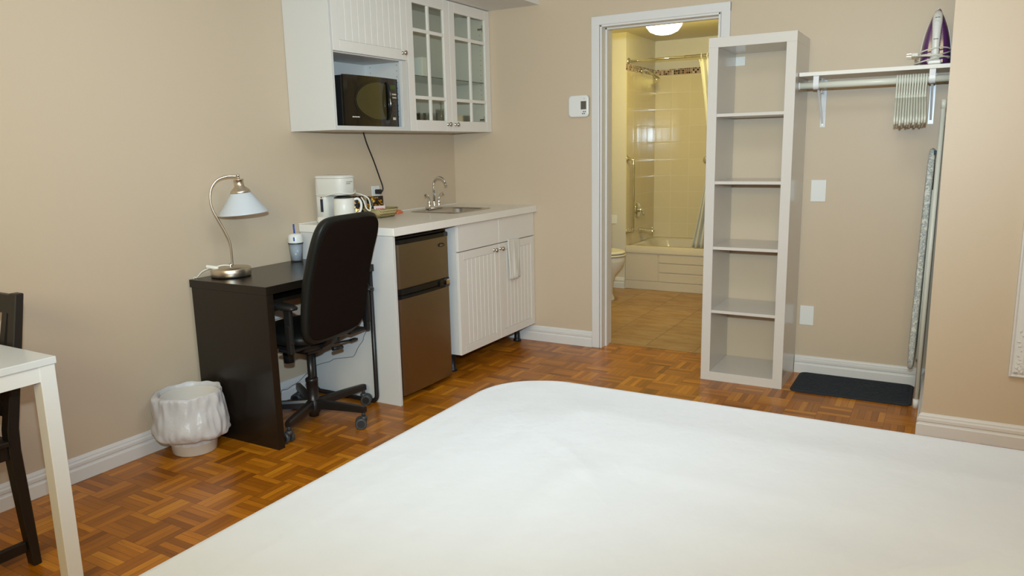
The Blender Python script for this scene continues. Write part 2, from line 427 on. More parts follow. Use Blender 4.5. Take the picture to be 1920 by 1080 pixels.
# door casing and jambs
b = MB(); cz = .055
for (x0, x1) in ((DX0-cz, DX0-.004), (DX1+.004, DX1+cz)): b.box(x0, x1, -.016, 0, 0, DZ+cz-.004, .003)
b.box(DX0-cz, DX1+cz, -.0165, 0, DZ-.0, DZ+cz-.004, .003)
b.box(DX0-.001, DX0+.012, -.010, WT+.006, 0, DZ, .002).box(DX1-.012, DX1+.001, -.010, WT+.006, 0, DZ, .002).box(DX0, DX1, -.010, WT+.006, DZ-.012, DZ+.001, .002)
b.box(DX0+.008, DX0+.022, .05, .09, 0, DZ, .002).box(DX1-.022, DX1-.008, .05, .09, 0, DZ, .002).box(DX0, DX1, .05, .09, DZ-.022, DZ-.008, .002)
struct('door_1', b, M['trim'])
struct('trim_5', MB().box(DX0+.012, DX1-.012, .138, .153, 0, .004, .001), mat('threshold_strip', (.36, .24, .1), .4))
# baseboards
prof = [(0, 0), (.019, 0), (.019, .05), (.016, .055), (.012, .057), (.012, .062), (.016, .066), (.016, .078), (.010, .084), (.010, .090), (.006, .097), (0, .101)]
b = MB(); b.sweep(prof, [(0, YB), (0, -2.232)]); b.sweep(prof, [(0, -2.19), (0, -1.5175)]); struct('baseboard_left', b, M['trim'])
b = MB(); b.sweep([(o*.9, z*1.03) for o, z in prof], [(0, 0), (DX0-cz, 0)]); b.sweep(prof, [(2.3275, 0), (PX, 0), (PX, PY), (XR, PY)]); struct('baseboard_back', b, M['trim'])
b = MB(); b.sweep(prof, [(-.1, TFY), (TLX-.0005, TFY)]); struct('baseboard_bathroom', b, M['trim'])

# ------------------------------------------------------------------ bed
def bed():
    x0, x1, y0, y1, zt = 1.765, 3.76, -4.36, -2.305, .553
    t = thing('bed', 'large bed made up with a plain white sheet in the foreground', 'bed', ((x0+x1)/2, (y0+y1)/2, 0))
    cx, cy, hx, hy = (x0+x1)/2, (y0+y1)/2, (x1-x0)/2, (y1-y0)/2
    b = MB(); loops = []; n = 34
    for q in [i/44 for i in range(45)]:
        s_ = 1-(1-q)**1.5 if q else .002
        s_ = max(s_, .004)
        loops.append([Vector((p.x, p.y, zt)) for p in rr(cx, cy, (hx-.035)*s_, (hy-.035)*s_, .19*s_+.0005, zt, n)])
    for a in (.2, .5, .8, 1.):
        loops.append([Vector((p.x, p.y, zt-.035*(1-math.cos(a*PI/2)))) for p in rr(cx, cy, hx-.035+.035*math.sin(a*PI/2), hy-.035+.035*math.sin(a*PI/2), .21, 0, n)])
    for k, z in enumerate((.48, .42, .34, .26, .20)): loops.append([Vector((p.x, p.y, z)) for p in rr(cx, cy, hx+.004*k, hy+.004*k, .21, 0, n)])
    for L_ in loops:
        for p in L_:
            f = noise.fractal(Vector((p.x*1.3, p.y*1.1, 3)), 1., 2., 4)
            rdg = (1-abs(noise.noise(Vector((p.x*2.1+p.y*1.2, p.y*1.1-p.x*.5, 7)))))**7
            rd2 = (1-abs(noise.noise(Vector((p.x*.7+p.y*1.9, p.y*.8-p.x*1.6, 21)))))**16; p.z += .012*f+.009*rdg+.006*rd2
            if p.z < .5:
                v = noise.noise(Vector((p.x*4, p.y*4, 1)))*.012*(.55-p.z)/.3; d = Vector((p.x-cx, p.y-cy, 0)).normalized(); p += d*v
            e = noise.noise(Vector((p.x*3, p.y*3, 11)))*.006; p.x += e; p.y += e*.7
    b.rings(loops, (True, False)); b.build('sheet', M['sheet'], t)
    MB().rings([rr(cx, cy, hx-.03, hy-.03, .18, z) for z in (.28, .50, .53)], (True, True), 0, False).build('mattress', M['sheet'], t)
    MB().box(x0+.06, x1-.06, y0+.05, y1-.06, .14, .28, .01).build('bed_base', mat('divan_fabric', (.3, .27, .22), .9), t)
    for sx in (x0+.14, x1-.14):
        for sy in (y0+.14, y1-.16): MB().cyl((sx, sy, 0), (sx, sy, .14), .022, .03).build('leg', M['black'], t)
bed()

# ------------------------------------------------------------------ wall cabinets
def knob(b, x, y, z, r=.0135):
    xf = Matrix.Translation((x, y, z)) @ Matrix.Rotation(PI/2, 4, 'Y')
    b.lathe((0, 0, 0), [(0, 0), (r*.75, 0), (r*.75, .003), (r*.42, .005), (r*.4, .014), (r*.8, .017), (r, .022), (r*.95, .027), (r*.6, .031), (0, .032)], 18, xf=xf)
def beadboard(b, x, y0, y1, z0, z1, fr=.045, n=8, fb=None):
    """a framed door front facing +x: rails, stiles and tongue-and-groove strips"""
    fb = fb or fr; T = .018
    b.box(x-T, x, y0, y0+fr, z0, z1, .0015); b.box(x-T, x, y1-fr, y1, z0, z1, .0015)
    b.box(x-T, x, y0+fr, y1-fr, z0, z0+fb, .0015); b.box(x-T, x, y0+fr, y1-fr, z1-fr, z1, .0015)
    b.box(x-T+.001, x-.0065, y0+fr, y1-fr, z0+fb, z1-fr)
    w_ = (y1-y0-2*fr)/n
    for k in range(n): b.box(x-.008, x-.0025, y0+fr+k*w_+.0012, y0+fr+(k+1)*w_-.0012, z0+fb+.001, z1-fr-.001, .0018)

def microwave_cabinet():
    y0, y1, z0, z1, X = -1.5225, -.8972, 1.4182, 2.198, .314
    t = thing('wall_cabinet', 'white wall cabinet with a beadboard door above an open microwave niche', 'cabinet', (0, y0, z0))
    b = MB(); T = .018; d = X-.019
    b.box(.002, X, y0, y0+T, z0, z1, .001).box(.002, d, y1-T, y1, z0, z1).box(d, X, y1-T, y1, z0, 1.803, .001)
    b.box(.004, d, y0+T, y1-T, z0, z0+T).box(.004, d, y0+T, y1-T, z1-T, z1).box(.002, .008, y0+T, y1-T, z0+T, z1-T)
    b.box(.004, d, y0+T, y1-T, 1.803, 1.803+T)
    b.box(d, X, y0+T, y1-T, z0, z0+.022, .001)
    b.box(d, X, y1-.062, y1-T, z0+.022, 1.803, .001)
    for k in range(10):
        z = 1.50+k*.032
        b.cyl((.245, y1-T-.0002, z), (.245, y1-T-.0012, z), .0025, n=8, mi=1); b.cyl((.05, y1-T-.0002, z), (.05, y1-T-.0012, z), .0025, n=8, mi=1)
    b.build('body', [M['cabside'], M['hole']], t)
    b = MB(); beadboard(b, X, y0+T+.001, y1-.0003, 1.809, z1-.004, .05, 10, .055); dr = b.build('door', M['cab'], t)
    b = MB(); knob(b, X, -.942, 1.846); b.build('knob', M['knob'], dr)
microwave_cabinet()

def glass_cabinet():
    y0, y1, z0, z1, X = -.8965, -.002, 1.4182, 2.198, .314
    t = thing('display_cabinet', 'white wall cabinet with two glass-paned doors in the room corner', 'cabinet', (0, y0, z0))
    b = MB(); T = .018; d = X-.019
    b.box(.002, d, y0, y0+T, z0, z1, .001).box(.002, d, y1-T, y1, z0, z1, .001).box(.002, d, y0+T, y1-T, z0, z0+T).box(.002, d, y0+T, y1-T, z1-T, z1).box(.002, .008, y0+T, y1-T, z0+T, z1-T)
    for k in range(16): b.cyl((.25, y1-T-.0002, 1.6+k*.032), (.25, y1-T-.0012, 1.6+k*.032), .0025, n=8, mi=1)
    b.build('body', [M['cabside'], M['hole']], t)
    MB().box(.01, d-.015, y0+T, y1-T, 1.735, 1.741).build('glass_shelf', mat('green_edge_glass', (.35, .45, .40), .05, trans=.8), t)
    ym = -.4725
    for (a, c, ky) in ((y0+.0003, ym-.001, -.521), (ym+.001, y1-.001, -.438)):
        b = MB(); fr = .058; zb, zt = 1.482, 2.133
        b.box(d, X, a, a+fr, z0, z1-.003, .0015).box(d, X, c-fr, c, z0, z1-.003, .0015).box(d, X, a+fr, c-fr, z0, zb, .0015).box(d, X, a+fr, c-fr, zt, z1-.003, .0015)
        mid = (a+c)/2
        b.box(d+.003, X-.001, mid-.009, mid+.009, zb, zt, .002)
        for z in (1.987, 1.611): b.box(d+.0032, X-.0012, a+fr, c-fr, z-.010, z+.010, .002)
        dr = b.build('door', M['cab'], t)
        MB().box(d+.006, d+.009, a+fr-.004, c-fr+.004, zb-.004, zt+.004).build('window_pane', M['pane'], dr)
        b = MB(); knob(b, X, ky, 1.461); b.build('knob', M['knob'], dr)
        hy = a+.012 if a < -.6 else c-.02
        for z in (2.085, 1.50):
            b = MB(); b.box(d-.055, d-.002, hy-.012, hy+.006, z-.006, z+.006, .002).box(d-.010, d-.001, hy-.030 if hy > -.4 else hy, hy if hy > -.4 else hy+.03, z-.022, z+.022, .003); b.build('hinge', M['knob'], dr)
glass_cabinet()

def cup_prof(r0, r1, h, t=.002): return [(0, 0), (r0, 0), (r1, h), (r1-t, h), (r0-t, .004), (0, .004)]
# what stands in the glass cabinet (floor of it at 1.4362)
FZ = 1.4363
glass_lab = [w_+' clear drinking glass on the bottom of the glass cabinet' for w_ in ('leftmost', 'second from left', 'third from left', 'fourth from left', 'rightmost')]
for k, (x, y) in enumerate(((.2, -.70), (.24, -.625), (.17, -.60), (.23, -.555), (.20, -.12))):
    b = MB(); b.lathe((x, y, FZ), cup_prof(.026, .032, .095), 24); tag(b.build('drinking_glass', M['glass'], loc=(x, y, FZ)), glass_lab[k], 'glass', 'glassware in the glass cabinet')
def mug(x, y, lab, ang=0):
    t = thing('mug', lab, 'mug', (x, y, FZ), 'mugs in the glass cabinet')
    b = MB(); b.lathe((x, y, FZ), cup_prof(.038, .04, .085, .004), 28); b.build('body', M['mug'], t)
    b = MB(); c, s_ = math.cos(ang), math.sin(ang); b.tube([(x+c*r, y+s_*r, FZ+z) for r, z in ((.038, .07), (.058, .068), (.064, .045), (.055, .022), (.038, .02))], .004, 8, 4); b.build('handle', M['mug'], t)
mug(.21, -.775, 'beige mug behind the lower left pane of the glass cabinet', -1.2); mug(.225, -.285, 'beige mug behind the lower pane of the right glass door', -1.4)
def pitcher(x, y):
    t = thing('coffee_press', 'tall clear glass carafe with a metal rod in the glass cabinet', 'carafe', (x, y, FZ))
    b = MB(); b.lathe((x, y, FZ), cup_prof(.036, .036, .13), 24); b.build('body', M['glass'], t)
    b = MB(); b.cyl((x, y, FZ+.005), (x, y, FZ+.16), .003, n=8); b.lathe((x, y, FZ+.16), [(0, 0), (.009, .004), (.009, .012), (0, .016)], 12); b.build('plunger', M['chrome'], t)
pitcher(.16, -.37)
t = thing('filter_box', 'white carton with a dark side on the glass cabinet shelf', 'box', (.19, -.62, 1.7412))
MB().box(.13, .22, -.635, -.585, 1.7412, 1.86, .002).build('carton', M['box'], t); MB().box(.13, .2205, -.584, -.570, 1.7412, 1.861, .001).build('side_panel', mat('dark_grey_card', (.06, .06, .07), .6), t)

def microwave():
    x1, y0, y1, z0, z1 = .275, -1.412, -.975, 1.4405, 1.700
    t = thing('microwave', 'black countertop microwave with an oval door window in the wall cabinet', 'microwave', ((x1)/2, (y0+y1)/2, 1.4362))
    MB().box(.03, x1, y0, y1, z0, z1, .008).build('body', M['black'], t)
    # door: slightly bowed front
    b = MB(); yd = y1-.10
    def face(ya, yb, name, parent, mtl):
        b = MB(); n = 14; poly = []
        for i in range(n+1):
            y = ya+(yb-ya)*i/n; u = (y-y0)/(y1-y0); poly.append((x1+.012+.016*math.sin(PI*u)**.7 if 0 < u < 1 else x1+.012, y))
        poly += [(x1+.001, yb), (x1+.001, ya)]
        b.prism(poly, 'z', z0-.002, z1+.002, .0); return b.build(name, mtl, parent)
    panelm = mat('smoky_gloss_black', (.016, .011, .006), .08)
    door = face(y0-.003, yd, 'door', t, panelm)
    cp = face(yd+.001, y1+.003, 'control_panel', t, panelm)
    # oval window, cut off straight at the right
    def bow(y):
        u = min(max((y-y0)/(y1-y0), .001), .999); return x1+.012+.016*math.sin(PI*u)**.7
    yc, zc, a, h = -1.150, 1.575, .185, .098; yr = yd-.02
    for (ex, nm, mtl, off) in ((.014, 'window_rim', M['blackgloss'], .0015), (0, 'window', mat('microwave_window', (.055, .045, .017), .1), .0028)):
        b = MB(); pts = []
        for i in range(41):
            th = PI/2+PI*i/40; pts.append((yc+(a+ex)*math.cos(th), zc+(h+ex)*math.sin(th)))
        pts = [(min(y, yr+ex*.4), z) for y, z in pts]; pts += [(yr+ex*.4, zc-(h+ex)*.93), (yr+ex*.4, zc+(h+ex)*.93)]
        fr = [b.b.verts.new((bow(y)+off, y, z)) for y, z in pts]; bk = [b.b.verts.new((bow(y)-.004, y, z)) for y, z in pts]
        cv = [b.b.verts.new((bow(yc+(y-yc)*.5)+off, yc+(y-yc)*.5, zc+(z-zc)*.5)) for y, z in pts]; n_ = len(pts)
        c0 = b.b.verts.new((bow(yc)+off, yc, zc))
        for k in range(n_):
            q = (k+1) % n_; b.b.faces.new([fr[k], fr[q], cv[q], cv[k]]); b.b.faces.new([cv[k], cv[q], c0]); b.b.faces.new([fr[k], bk[k], bk[q], fr[q]])
        b.build(nm, mtl, door)
    b = MB(); yh = yd-.004
    L_ = []
    for i in range(13):
        v = i/12; z = z0+.035+v*(z1-z0-.055); wd = .016+.016*math.sin(PI*v); dp = .006+.03*math.sin(PI*v)**.6
        xb = bow(yh); L_.append([Vector((xb, yh-.013, z)), Vector((xb+dp, yh-.010, z)), Vector((xb+dp, yh+.0, z)), Vector((xb+.002, yh-.013+wd*1.2, z))])
    b.rings(L_, (True, True)); b.build('handle', M['blackgloss'], door)
    MB().box(bow(y1-.05)-.004, bow(y1-.05)+.003, y1-.068, y1-.028, 1.645, 1.668, .001).build('clock_display', M['green'], cp)
    for (z, hh, w_) in ((1.618, .008, .05), (1.600, .007, .05), (1.485, .014, .026)):
        MB().box(bow(y1-.04)-.006, bow(y1-.04)+.0025, y1-.045-w_/2, y1-.045+w_/2, z-hh/2, z+hh/2, .001).build('button', M['mug'], cp)
    for k in range(5): MB().box(bow(y1-.04)-.006, bow(y1-.04)+.001, y1-.065, y1-.028, 1.575-k*.017, 1.583-k*.017, .001).build('button', mat('brown_button', (.06, .035, .02), .3), cp)
    # maker's mark on the lower left of the door
    b = MB()
    for k, w_ in enumerate((.008, .006, .007, .006, .007, .006)): b.box(bow(y0+.05+k*.009), bow(y0+.05+k*.009)+.0012, y0+.045+k*.009, y0+.045+k*.009+w_, 1.485, 1.491-.001*(k % 2))
    b.build('logo', M['cream'], door)
    for yy in (y0+.05, y1-.05):
        for xx in (.06, x1-.03): MB().cyl((xx, yy, 1.4363), (xx, yy, 1.442), .012).build('foot', M['black'], t)
    b = MB(); b.tube([(.05, -1.02, 1.5), (.035, -1.0, 1.45), (.03, -.984, 1.421), (.03, -.957, 1.351), (.03, -.907, 1.256), (.03, -.862, 1.159), (.032, -.836, 1.094), (.036, -.845, 1.070), (.040, -.862, 1.066)], .0042, 10, 6)
    b.build('power_cord', M['black'], t)
    MB().box(.008, .042, -.885, -.855, 1.052, 1.080, .005).build('plug', M['black'], t)
microwave()

# ------------------------------------------------------------------ kitchen base
TOP = .9287
SX0, SX1, SY0, SY1 = .115, .475, -.695, -.285        # sink rim
def countertop():
    b = MB(); z0, z1 = TOP-.0418, TOP; hx0, hx1, hy0, hy1 = SX0+.02, SX1-.02, SY0+.02, SY1-.02; Y0 = -1.5175
    out = [(.001, Y0), (.65, Y0), (.65, -.001), (.001, -.001)]; inn = [(hx0, hy0), (hx1, hy0), (hx1, hy1), (hx0, hy1)]
    L_ = [[Vector((x, y, z)) for x, y in poly] for poly, z in ((inn, z0), (out, z0), (out, z1), (inn, z1), (inn, z0))]
    b.rings(L_, smooth=False)
    o = b.build('countertop', M['counter'], weld=True)
    md = o.modifiers.new('bevel', 'BEVEL'); md.width = .004; md.segments = 2; md.limit_method = 'ANGLE'
    tag(o, 'long off-white laminate countertop along the left wall', 'countertop')
countertop()
tag(MB().box(.01, .64, -1.5165, -1.4975, 0, TOP-.042, .001).build('side_panel', M['cabside']), 'white upright end panel holding up the countertop beside the fridge', 'panel')
tag(MB().box(.0005, .012, -1.5175, -.0005, TOP, TOP+.006, .003).build('caulk_strip', M['counter']), 'thin white sealing strip where the countertop meets the left wall', 'strip')

def base_cabinet():
    X, y0, y1, z0, z1 = .6255, -.9156, -.004, .1188, TOP-.0425
    t = thing('base_cabinet', 'white base cabinet with two false drawers and two beadboard doors under the sink', 'cabinet', (.31, (y0+y1)/2, 0))
    b = MB(); d = X-.019; T = .018
    b.box(.05, d, y0, y0+T, z0, z1, .001).box(.05, d, y1-T, y1, z0, z1, .001).box(.05, d, y0+T, y1-T, z0, z0+T).box(.05, .056, y0+T, y1-T, z0+T, z1).box(d-.05, d, y0+T, y1-T, z1-.02, z1-.001)
    b.build('body', M['cabside'], t); ym = (y0+y1)/2-.005
    for (a, c, ky) in ((y0, ym-.0015, -.522), (ym+.0015, y1, -.451)):
        MB().box(d+.001, X, a, c, .730, z1-.001, .0015).build('drawer_front', M['cab'], t)
        b = MB(); beadboard(b, X, a, c, z0, .725, .048, 8); dr = b.build('door', M['cab'], t)
        b = MB(); knob(b, X, ky-.003 if ky < -.5 else ky+.003, .693, .014); b.build('knob', M['knob'], dr)
    for (x, y) in ((.52, -.86), (.52, -.075), (.12, -.86), (.12, -.075)):
        b = MB(); b.lathe((x, y, 0), [(0, 0), (.027, 0), (.027, .012), (.02, .018), (.018, .09), (.026, .1), (.026, z0-.0005), (0, z0-.0005)], 20); b.build('leg', M['black'], t)
base_cabinet()

def towel():
    X = .6285; t0 = MB(); n = 16; L_ = []
    for i in range(n+1):
        u = i/n; loop = []
        y = -.352+u*.135
        for v in range(19):
            q = v/18; z = .742-q*.262*(1 if u > .1 else .97)
            fold = .007*math.sin(u*9+q*2)*q+.004*math.sin(u*21+1); yy = y+.030*(1-u)*math.cos(q*2.2)*(-1)*(1-q)*.6+(-.012*q)
            loop.append(Vector((X+.006+abs(fold)+.012*q*(1-abs(2*u-1)), yy, z-.012*u*(1-q))))
        L_.append(loop)
    b = t0
    G = [[b.b.verts.new(p) for p in l] for l in L_]; Bk = [[b.b.verts.new(p+Vector((-.0045, 0, 0))) for p in l] for l in L_]
    for i in range(n):
        for v in range(18):
            b.b.faces.new([G[i][v], G[i+1][v], G[i+1][v+1], G[i][v+1]]).smooth = True; b.b.faces.new([Bk[i][v], Bk[i][v+1], Bk[i+1][v+1], Bk[i+1][v]]).smooth = True
    for i in range(n):
        for v in (0, 18): b.b.faces.new([G[i][v], G[i+1][v], Bk[i+1][v], Bk[i][v]])
    for v in range(18):
        for i in (0, n): b.b.faces.new([G[i][v], G[i][v+1], Bk[i][v+1], Bk[i][v]])
    tag(b.build('hand_towel', M['towel'], loc=(.63, -.28, .48)), 'small white hand towel hanging over the right door of the sink cabinet', 'towel')
towel()

def fridge():
    X, y0, y1 = .6176, -1.4568, -.9975
    t = thing('mini_fridge', 'two-door compact fridge with brushed steel doors and black trim under the counter', 'fridge', (.31, (y0+y1)/2, 0))
    MB().box(.06, .555, y0+.002, y1-.002, .02, .858, .006).build('body', M['black'], t)
    MB().box(.05, .600, y0, y1, .8585, .872, .005).build('top_cover', M['blackgloss'], t)
    for (a, c, nm) in ((.605, .835, 'freezer_door'), (.032, .55, 'fridge_door')):
        b = MB(); b.rings([[Vector((x, y0+ey, a+0)) for x, ey in ()] or []], ) if False else None
        b = MB(); poly = [(.562, y0), (.60, y0), (.612, y0+.004), (X, y0+.014)] + [(X+.006*math.sin(PI*k/10), y0+.014+(y1-y0-.028)*k/10) for k in range(1, 10)] + [(X, y1-.014), (.612, y1-.004), (.60, y1), (.562, y1)]
        b.prism(poly, 'z', a, c); d = b.build(nm, M['fridge'], t)
        MB().box(.556, .5615, y0+.004, y1-.004, a+.003, c-.003).build('gasket', M['greyplastic'], d)
    # black caps along door edges: handle recesses
    for (a, c) in ((.836, .858), (.573, .604), (.551, .569)):
        b = MB(); poly = [(.562, y0), (.60, y0), (.622, y0+.012)] + [(.624+.007*math.sin(PI*k/10), y0+.014+(y1-y0-.028)*k/10) for k in range(1, 10)] + [(.622, y1-.012), (.60, y1), (.562, y1)]
        b.prism(poly, 'z', a, c, .003); b.build('door_cap', M['blackgloss'], t)
    for (ya) in (-1.055, -1.12):
        MB().box(.61, .640, ya, ya+.03, .566, .596, .006).build('latch', M['chrome'] if ya > -1.1 else M['blackgloss'], t)
    b = MB(); xf = Matrix.Translation((X+.0035, -1.076, .792)) @ Matrix.Rotation(PI/2, 4, 'Y')
    b.lathe((0, 0, 0), [(0, .004), (.021, .004), (.024, .006), (.026, .004), (.026, 0)], 28, sx=.42, xf=xf); bd = b.build('badge', M['blackgloss'], t)
    b = MB()
    for k, w_ in enumerate((.005, .004, .005, .004, .005)): b.box(X+.006, X+.0085, -1.094+k*.0075, -1.094+k*.0075+w_, .788, .796-.001*(k % 2))
    b.build('logo', M['knob'], bd)
    b = MB(); b.cyl((.58, y1-.03, .858), (.58, y1-.03, .882), .014); b.box(.54, .6, y1-.05, y1-.01, .872, .882, .003); b.build('hinge', M['blackgloss'], t)
    for yy in (y0+.05, y1-.05):
        for xx in (.1, .52): MB().cyl((xx, yy, 0), (xx, yy, .022), .018).build('foot', M['black'], t)
fridge()

def sink():
    cx, cy, hx, hy = (SX0+SX1)/2, (SY0+SY1)/2, (SX1-SX0)/2, (SY1-SY0)/2
    t = thing('sink', 'small square stainless steel sink set in the countertop', 'sink', (cx, cy, TOP))
    bx, bw = cx+.032, hx-.062
    b = MB(); L_ = [rr(cx, cy, hx, hy, .03, TOP+.0005), rr(cx, cy, hx-.003, hy-.003, .03, TOP+.004), rr(cx, cy, hx-.012, hy-.012, .03, TOP+.003), rr(bx, cy, bw+.004, hy-.03, .06, TOP+.002), rr(bx, cy, bw, hy-.035, .06, TOP-.006), rr(bx, cy, bw-.008, hy-.043, .06, TOP-.11), rr(bx, cy, bw-.03, hy-.065, .05, TOP-.135), rr(bx, cy, .03, .03, .029, TOP-.14)]
    b.rings(L_, (False, True)); b.build('basin', M['steel'], t)
    b = MB(); b.lathe((bx, cy, TOP-.1405), [(0, .004), (.02, .004), (.028, .003), (.03, .001)], 24); b.build('drain', M['chrome'], t)
sink()
def faucet():
    x, y = .152, -.475; z = TOP+.0035
    t = thing('faucet', 'chrome gooseneck faucet with two lever handles behind the sink', 'faucet', (x, y, z))
    b = MB(); b.box(x-.022, x+.022, y-.075, y+.075, z, z+.022, .008, seg=3); b.build('base', M['chrome'], t)
    b = MB(); b.lathe((x, y, z+.02), [(.016, 0), (.014, .01), (.010, .02), (.0095, .03)], 20)
    pts = [(x, y, z+.03), (x, y, z+.15)]+[(x+.047-.047*math.cos(a), y, z+.155+.047*math.sin(a)) for a in [PI*k/12 for k in range(1, 11)]]; pts.append((pts[-1][0]+.006, y, pts[-1][2]-.014))
    b.tube(pts, .0082, 16); e = Vector(pts[-1]); b.cyl(e, e+Vector((.003, 0, -.012)), .0105); b.build('spout', M['chrome'], t)
    for s_ in (-1, 1):
        b = MB(); b.lathe((x, y+s_*.052, z+.02), [(.017, 0), (.017, .006), (.0145, .01), (.0145, .016), (.016, .022), (.0135, .034), (.009, .042), (0, .045)], 20); h = b.build('handle', M['chrome'], t)
        b = MB(); pts = [Vector((x, y+s_*.052, z+.05)), Vector((x, y+s_*.056, z+.07)), Vector((x+.002, y+s_*.066, z+.086)), Vector((x+.004, y+s_*.084, z+.094)), Vector((x+.006, y+s_*.100, z+.093))]
        P = spline(pts, 4); b.loft([(p, .0085-.004*i/len(P)+(.003 if i > len(P)*.75 else 0)) for i, p in enumerate(P)], 12); b.build('lever', M['chrome'], h)
faucet()

# ------------------------------------------------------------------ things on the counter
def coffee_maker():
    t = thing('coffee_maker', 'white drip coffee maker with its cord wrapped round it on the countertop', 'coffee maker', (.14, -1.37, TOP))
    z = TOP+.001; yc = -1.365
    def rl(cx, hx, hy, r, zz): return rr(cx, yc, hx, hy, r, zz, 5)
    b = MB(); b.rings([rl(.150, .110, .066, .03, z), rl(.150, .112, .068, .03, z+.01), rl(.150, .110, .066, .03, z+.03), rl(.150, .105, .061, .03, z+.034)], (True, True)); b.build('base', M['cream'], t)
    b = MB(); b.rings([rl(.080, .040, .062, .026, z+.03), rl(.080, .040, .062, .026, z+.238)], (True, True)); b.build('water_tank', M['cream'], t)
    b = MB(); b.rings([rl(.138, .096, .062, .040, z+.150), rl(.138, .099, .064, .040, z+.155), rl(.138, .102, .066, .040, z+.236), rl(.138, .102, .066, .04, z+.240)], (True, True)); hd = b.build('filter_housing', M['cream'], t)
    b = MB(); b.rings([rl(.138, .103, .067, .040, z+.2405), rl(.138, .104, .068, .040, z+.247), rl(.138, .097, .061, .038, z+.2545), rl(.138, .085, .050, .034, z+.257)], (True, True)); b.build('lid', M['cream'], t)
    b = MB()
    for r_, (n_, zz) in enumerate(((6, z+.222), (4, z+.213))):
        for k in range(n_): b.box(.2385, .2408, yc-.020+k*.008, yc-.020+k*.008+.0055, zz-.004, zz)
    b.build('logo', M['grey'], hd)
    # water gauge and lit switch on the tank's near face
    MB().box(.085, .103, yc-.0645, yc-.0615, z+.060, z+.130, .001).build('water_gauge', mat('dark_gauge', (.015, .02, .04), .15), t)
    MB().box(.090, .098, yc-.0645, yc-.0615, z+.134, z+.145, .001).build('switch', M['red'], t)
    c = (.205, yc-.01, z+.036)
    b = MB(); b.lathe(c, [(0, 0), (.052, 0), (.056, .006), (.056, .092), (.050, .098), (0, .098)], 36); cf = b.build('carafe', M['cream'], t)
    b = MB(); b.lathe((c[0], c[1], c[2]+.098), [(0, .012), (.03, .012), (.052, .004), (.05, 0), (0, 0)], 36); b.build('carafe_lid', M['black'], cf)
    b = MB(); d = Vector((.75, .66, 0)).normalized(); C_ = Vector(c)
    b.tube([C_+d*r+Vector((0, 0, q)) for r, q in ((.052, .088), (.075, .092), (.09, .07), (.088, .035), (.07, .012), (.054, .014))], .007, 10, 5); b.build('handle', M['cream'], cf)
    b = MB(); pts = []
    for k in range(25):
        a = PI*1.03+2*PI*k/24*.72; pts.append((.14+.122*math.cos(a), yc+.078*math.sin(a), z+.144+.006*math.sin(k*.7)+.0012*k))
    pts += [(.30, yc+.06, z+.140), (.305, yc+.085, z+.10), (.30, yc+.09, z+.06), (.285, yc+.075, z+.075), (.275, yc+.072, z+.11), (.26, yc+.068, z+.135)]
    b.tube(pts, .0038, 8, 3); b.build('power_cord', M['cordwhite'], t)
coffee_maker()
def basket():
    c = (.165, -1.025); z = TOP+.0005
    t = thing('bread_basket', 'small tan woven basket beside the coffee maker', 'basket', (*c, z))
    def lp(hx, hy, r, zz): return rr(c[0], c[1], hx, hy, r, zz, 5)
    b = MB(); b.rings([lp(.045, .075, .02, z+.004), lp(.047, .077, .02, z), lp(.062, .1, .025, z+.05), lp(.059, .097, .022, z+.05), lp(.044, .072, .02, z+.004)], (True, True)); b.build('tray', M['wicker'], t)
    b = MB(); P = [Vector(p) for p in lp(.0605, .0985, .025, z+.051)]; P.append(P[0]); b.tube(P, .0035, 8); b.build('rim', M['wicker'], t)
basket()
def packet(nm, lab, cat, c, sx, sz, th, ang, mtl, tilt=0, grp=None):
    b = MB(); n = 10; xf = Matrix.Translation(c) @ Matrix.Rotation(ang, 4, 'Z') @ Matrix.Rotation(tilt, 4, 'X')
    for s_ in (-1, 1):
        G = []
        for i in range(n+1):
            row = []
            for j in range(n+1):
                u, v = i/n*2-1, j/n*2-1; h = th*(1-u**4)*(1-v**4)*.5*(1+.2*noise.noise(Vector((u*3, v*3, c[0]*9+s_)))); row.append(b.b.verts.new(xf @ Vector((u*sx/2, s_*(h+.0004), (v+1)/2*sz))))
            G.append(row)
        for i in range(n):
            for j in range(n): b.b.faces.new([G[i][j], G[i+1][j], G[i+1][j+1], G[i][j+1]]).smooth = True
    return tag(b.build(nm, mtl, loc=c, weld=True), lab, cat, grp)
packet('coffee_packet', 'black and gold foil coffee packet behind the basket, nearest the coffee maker', 'packet', (.062, -1.125, TOP+.002), .11, .125, .03, math.radians(52), M['foil'], -.12)
packet('coffee_packet', 'black and gold foil coffee packet standing in the basket, nearest the outlet', 'packet', (.140, -1.035, TOP+.008), .10, .115, .025, math.radians(58), M['foil'], -.15)
packet('sugar_packet', 'white paper sachet leaning upright in the basket', 'packet', (.14, -.985, TOP+.008), .06, .085, .006, math.radians(62), M['paper'], -.5)
pk = packet('tea_packet', 'pink and white sachet with red print in the front of the basket', 'packet', (.185, -1.05, TOP+.010), .07, .060, .008, math.radians(62), mat('pink_paper', (.78, .62, .6), .6), -.3)
b = MB(); xf = Matrix.Translation((.185, -1.05, TOP+.010)) @ Matrix.Rotation(math.radians(62), 4, 'Z') @ Matrix.Rotation(-.3, 4, 'X')
for k in range(4): b.box(-.024+k*.012, -.016+k*.012, -.0062, -.0040, .028, .044, xf=xf)
b.build('print', M['red'], pk)
b = MB(); b.rings([rr(.095, -.775, .018, .030, .01, TOP+z_, 4) for z_ in (.001, .004)]+[rr(.095, -.775, .014, .026, .01, TOP+.014, 4), rr(.093, -.778, .008, .016, .006, TOP+.019, 4)], (True, True))
tag(b.build('candy_packet', M['orange'], loc=(.095, -.775, TOP)), 'small orange wrapped packet on the countertop left of the sink', 'packet')

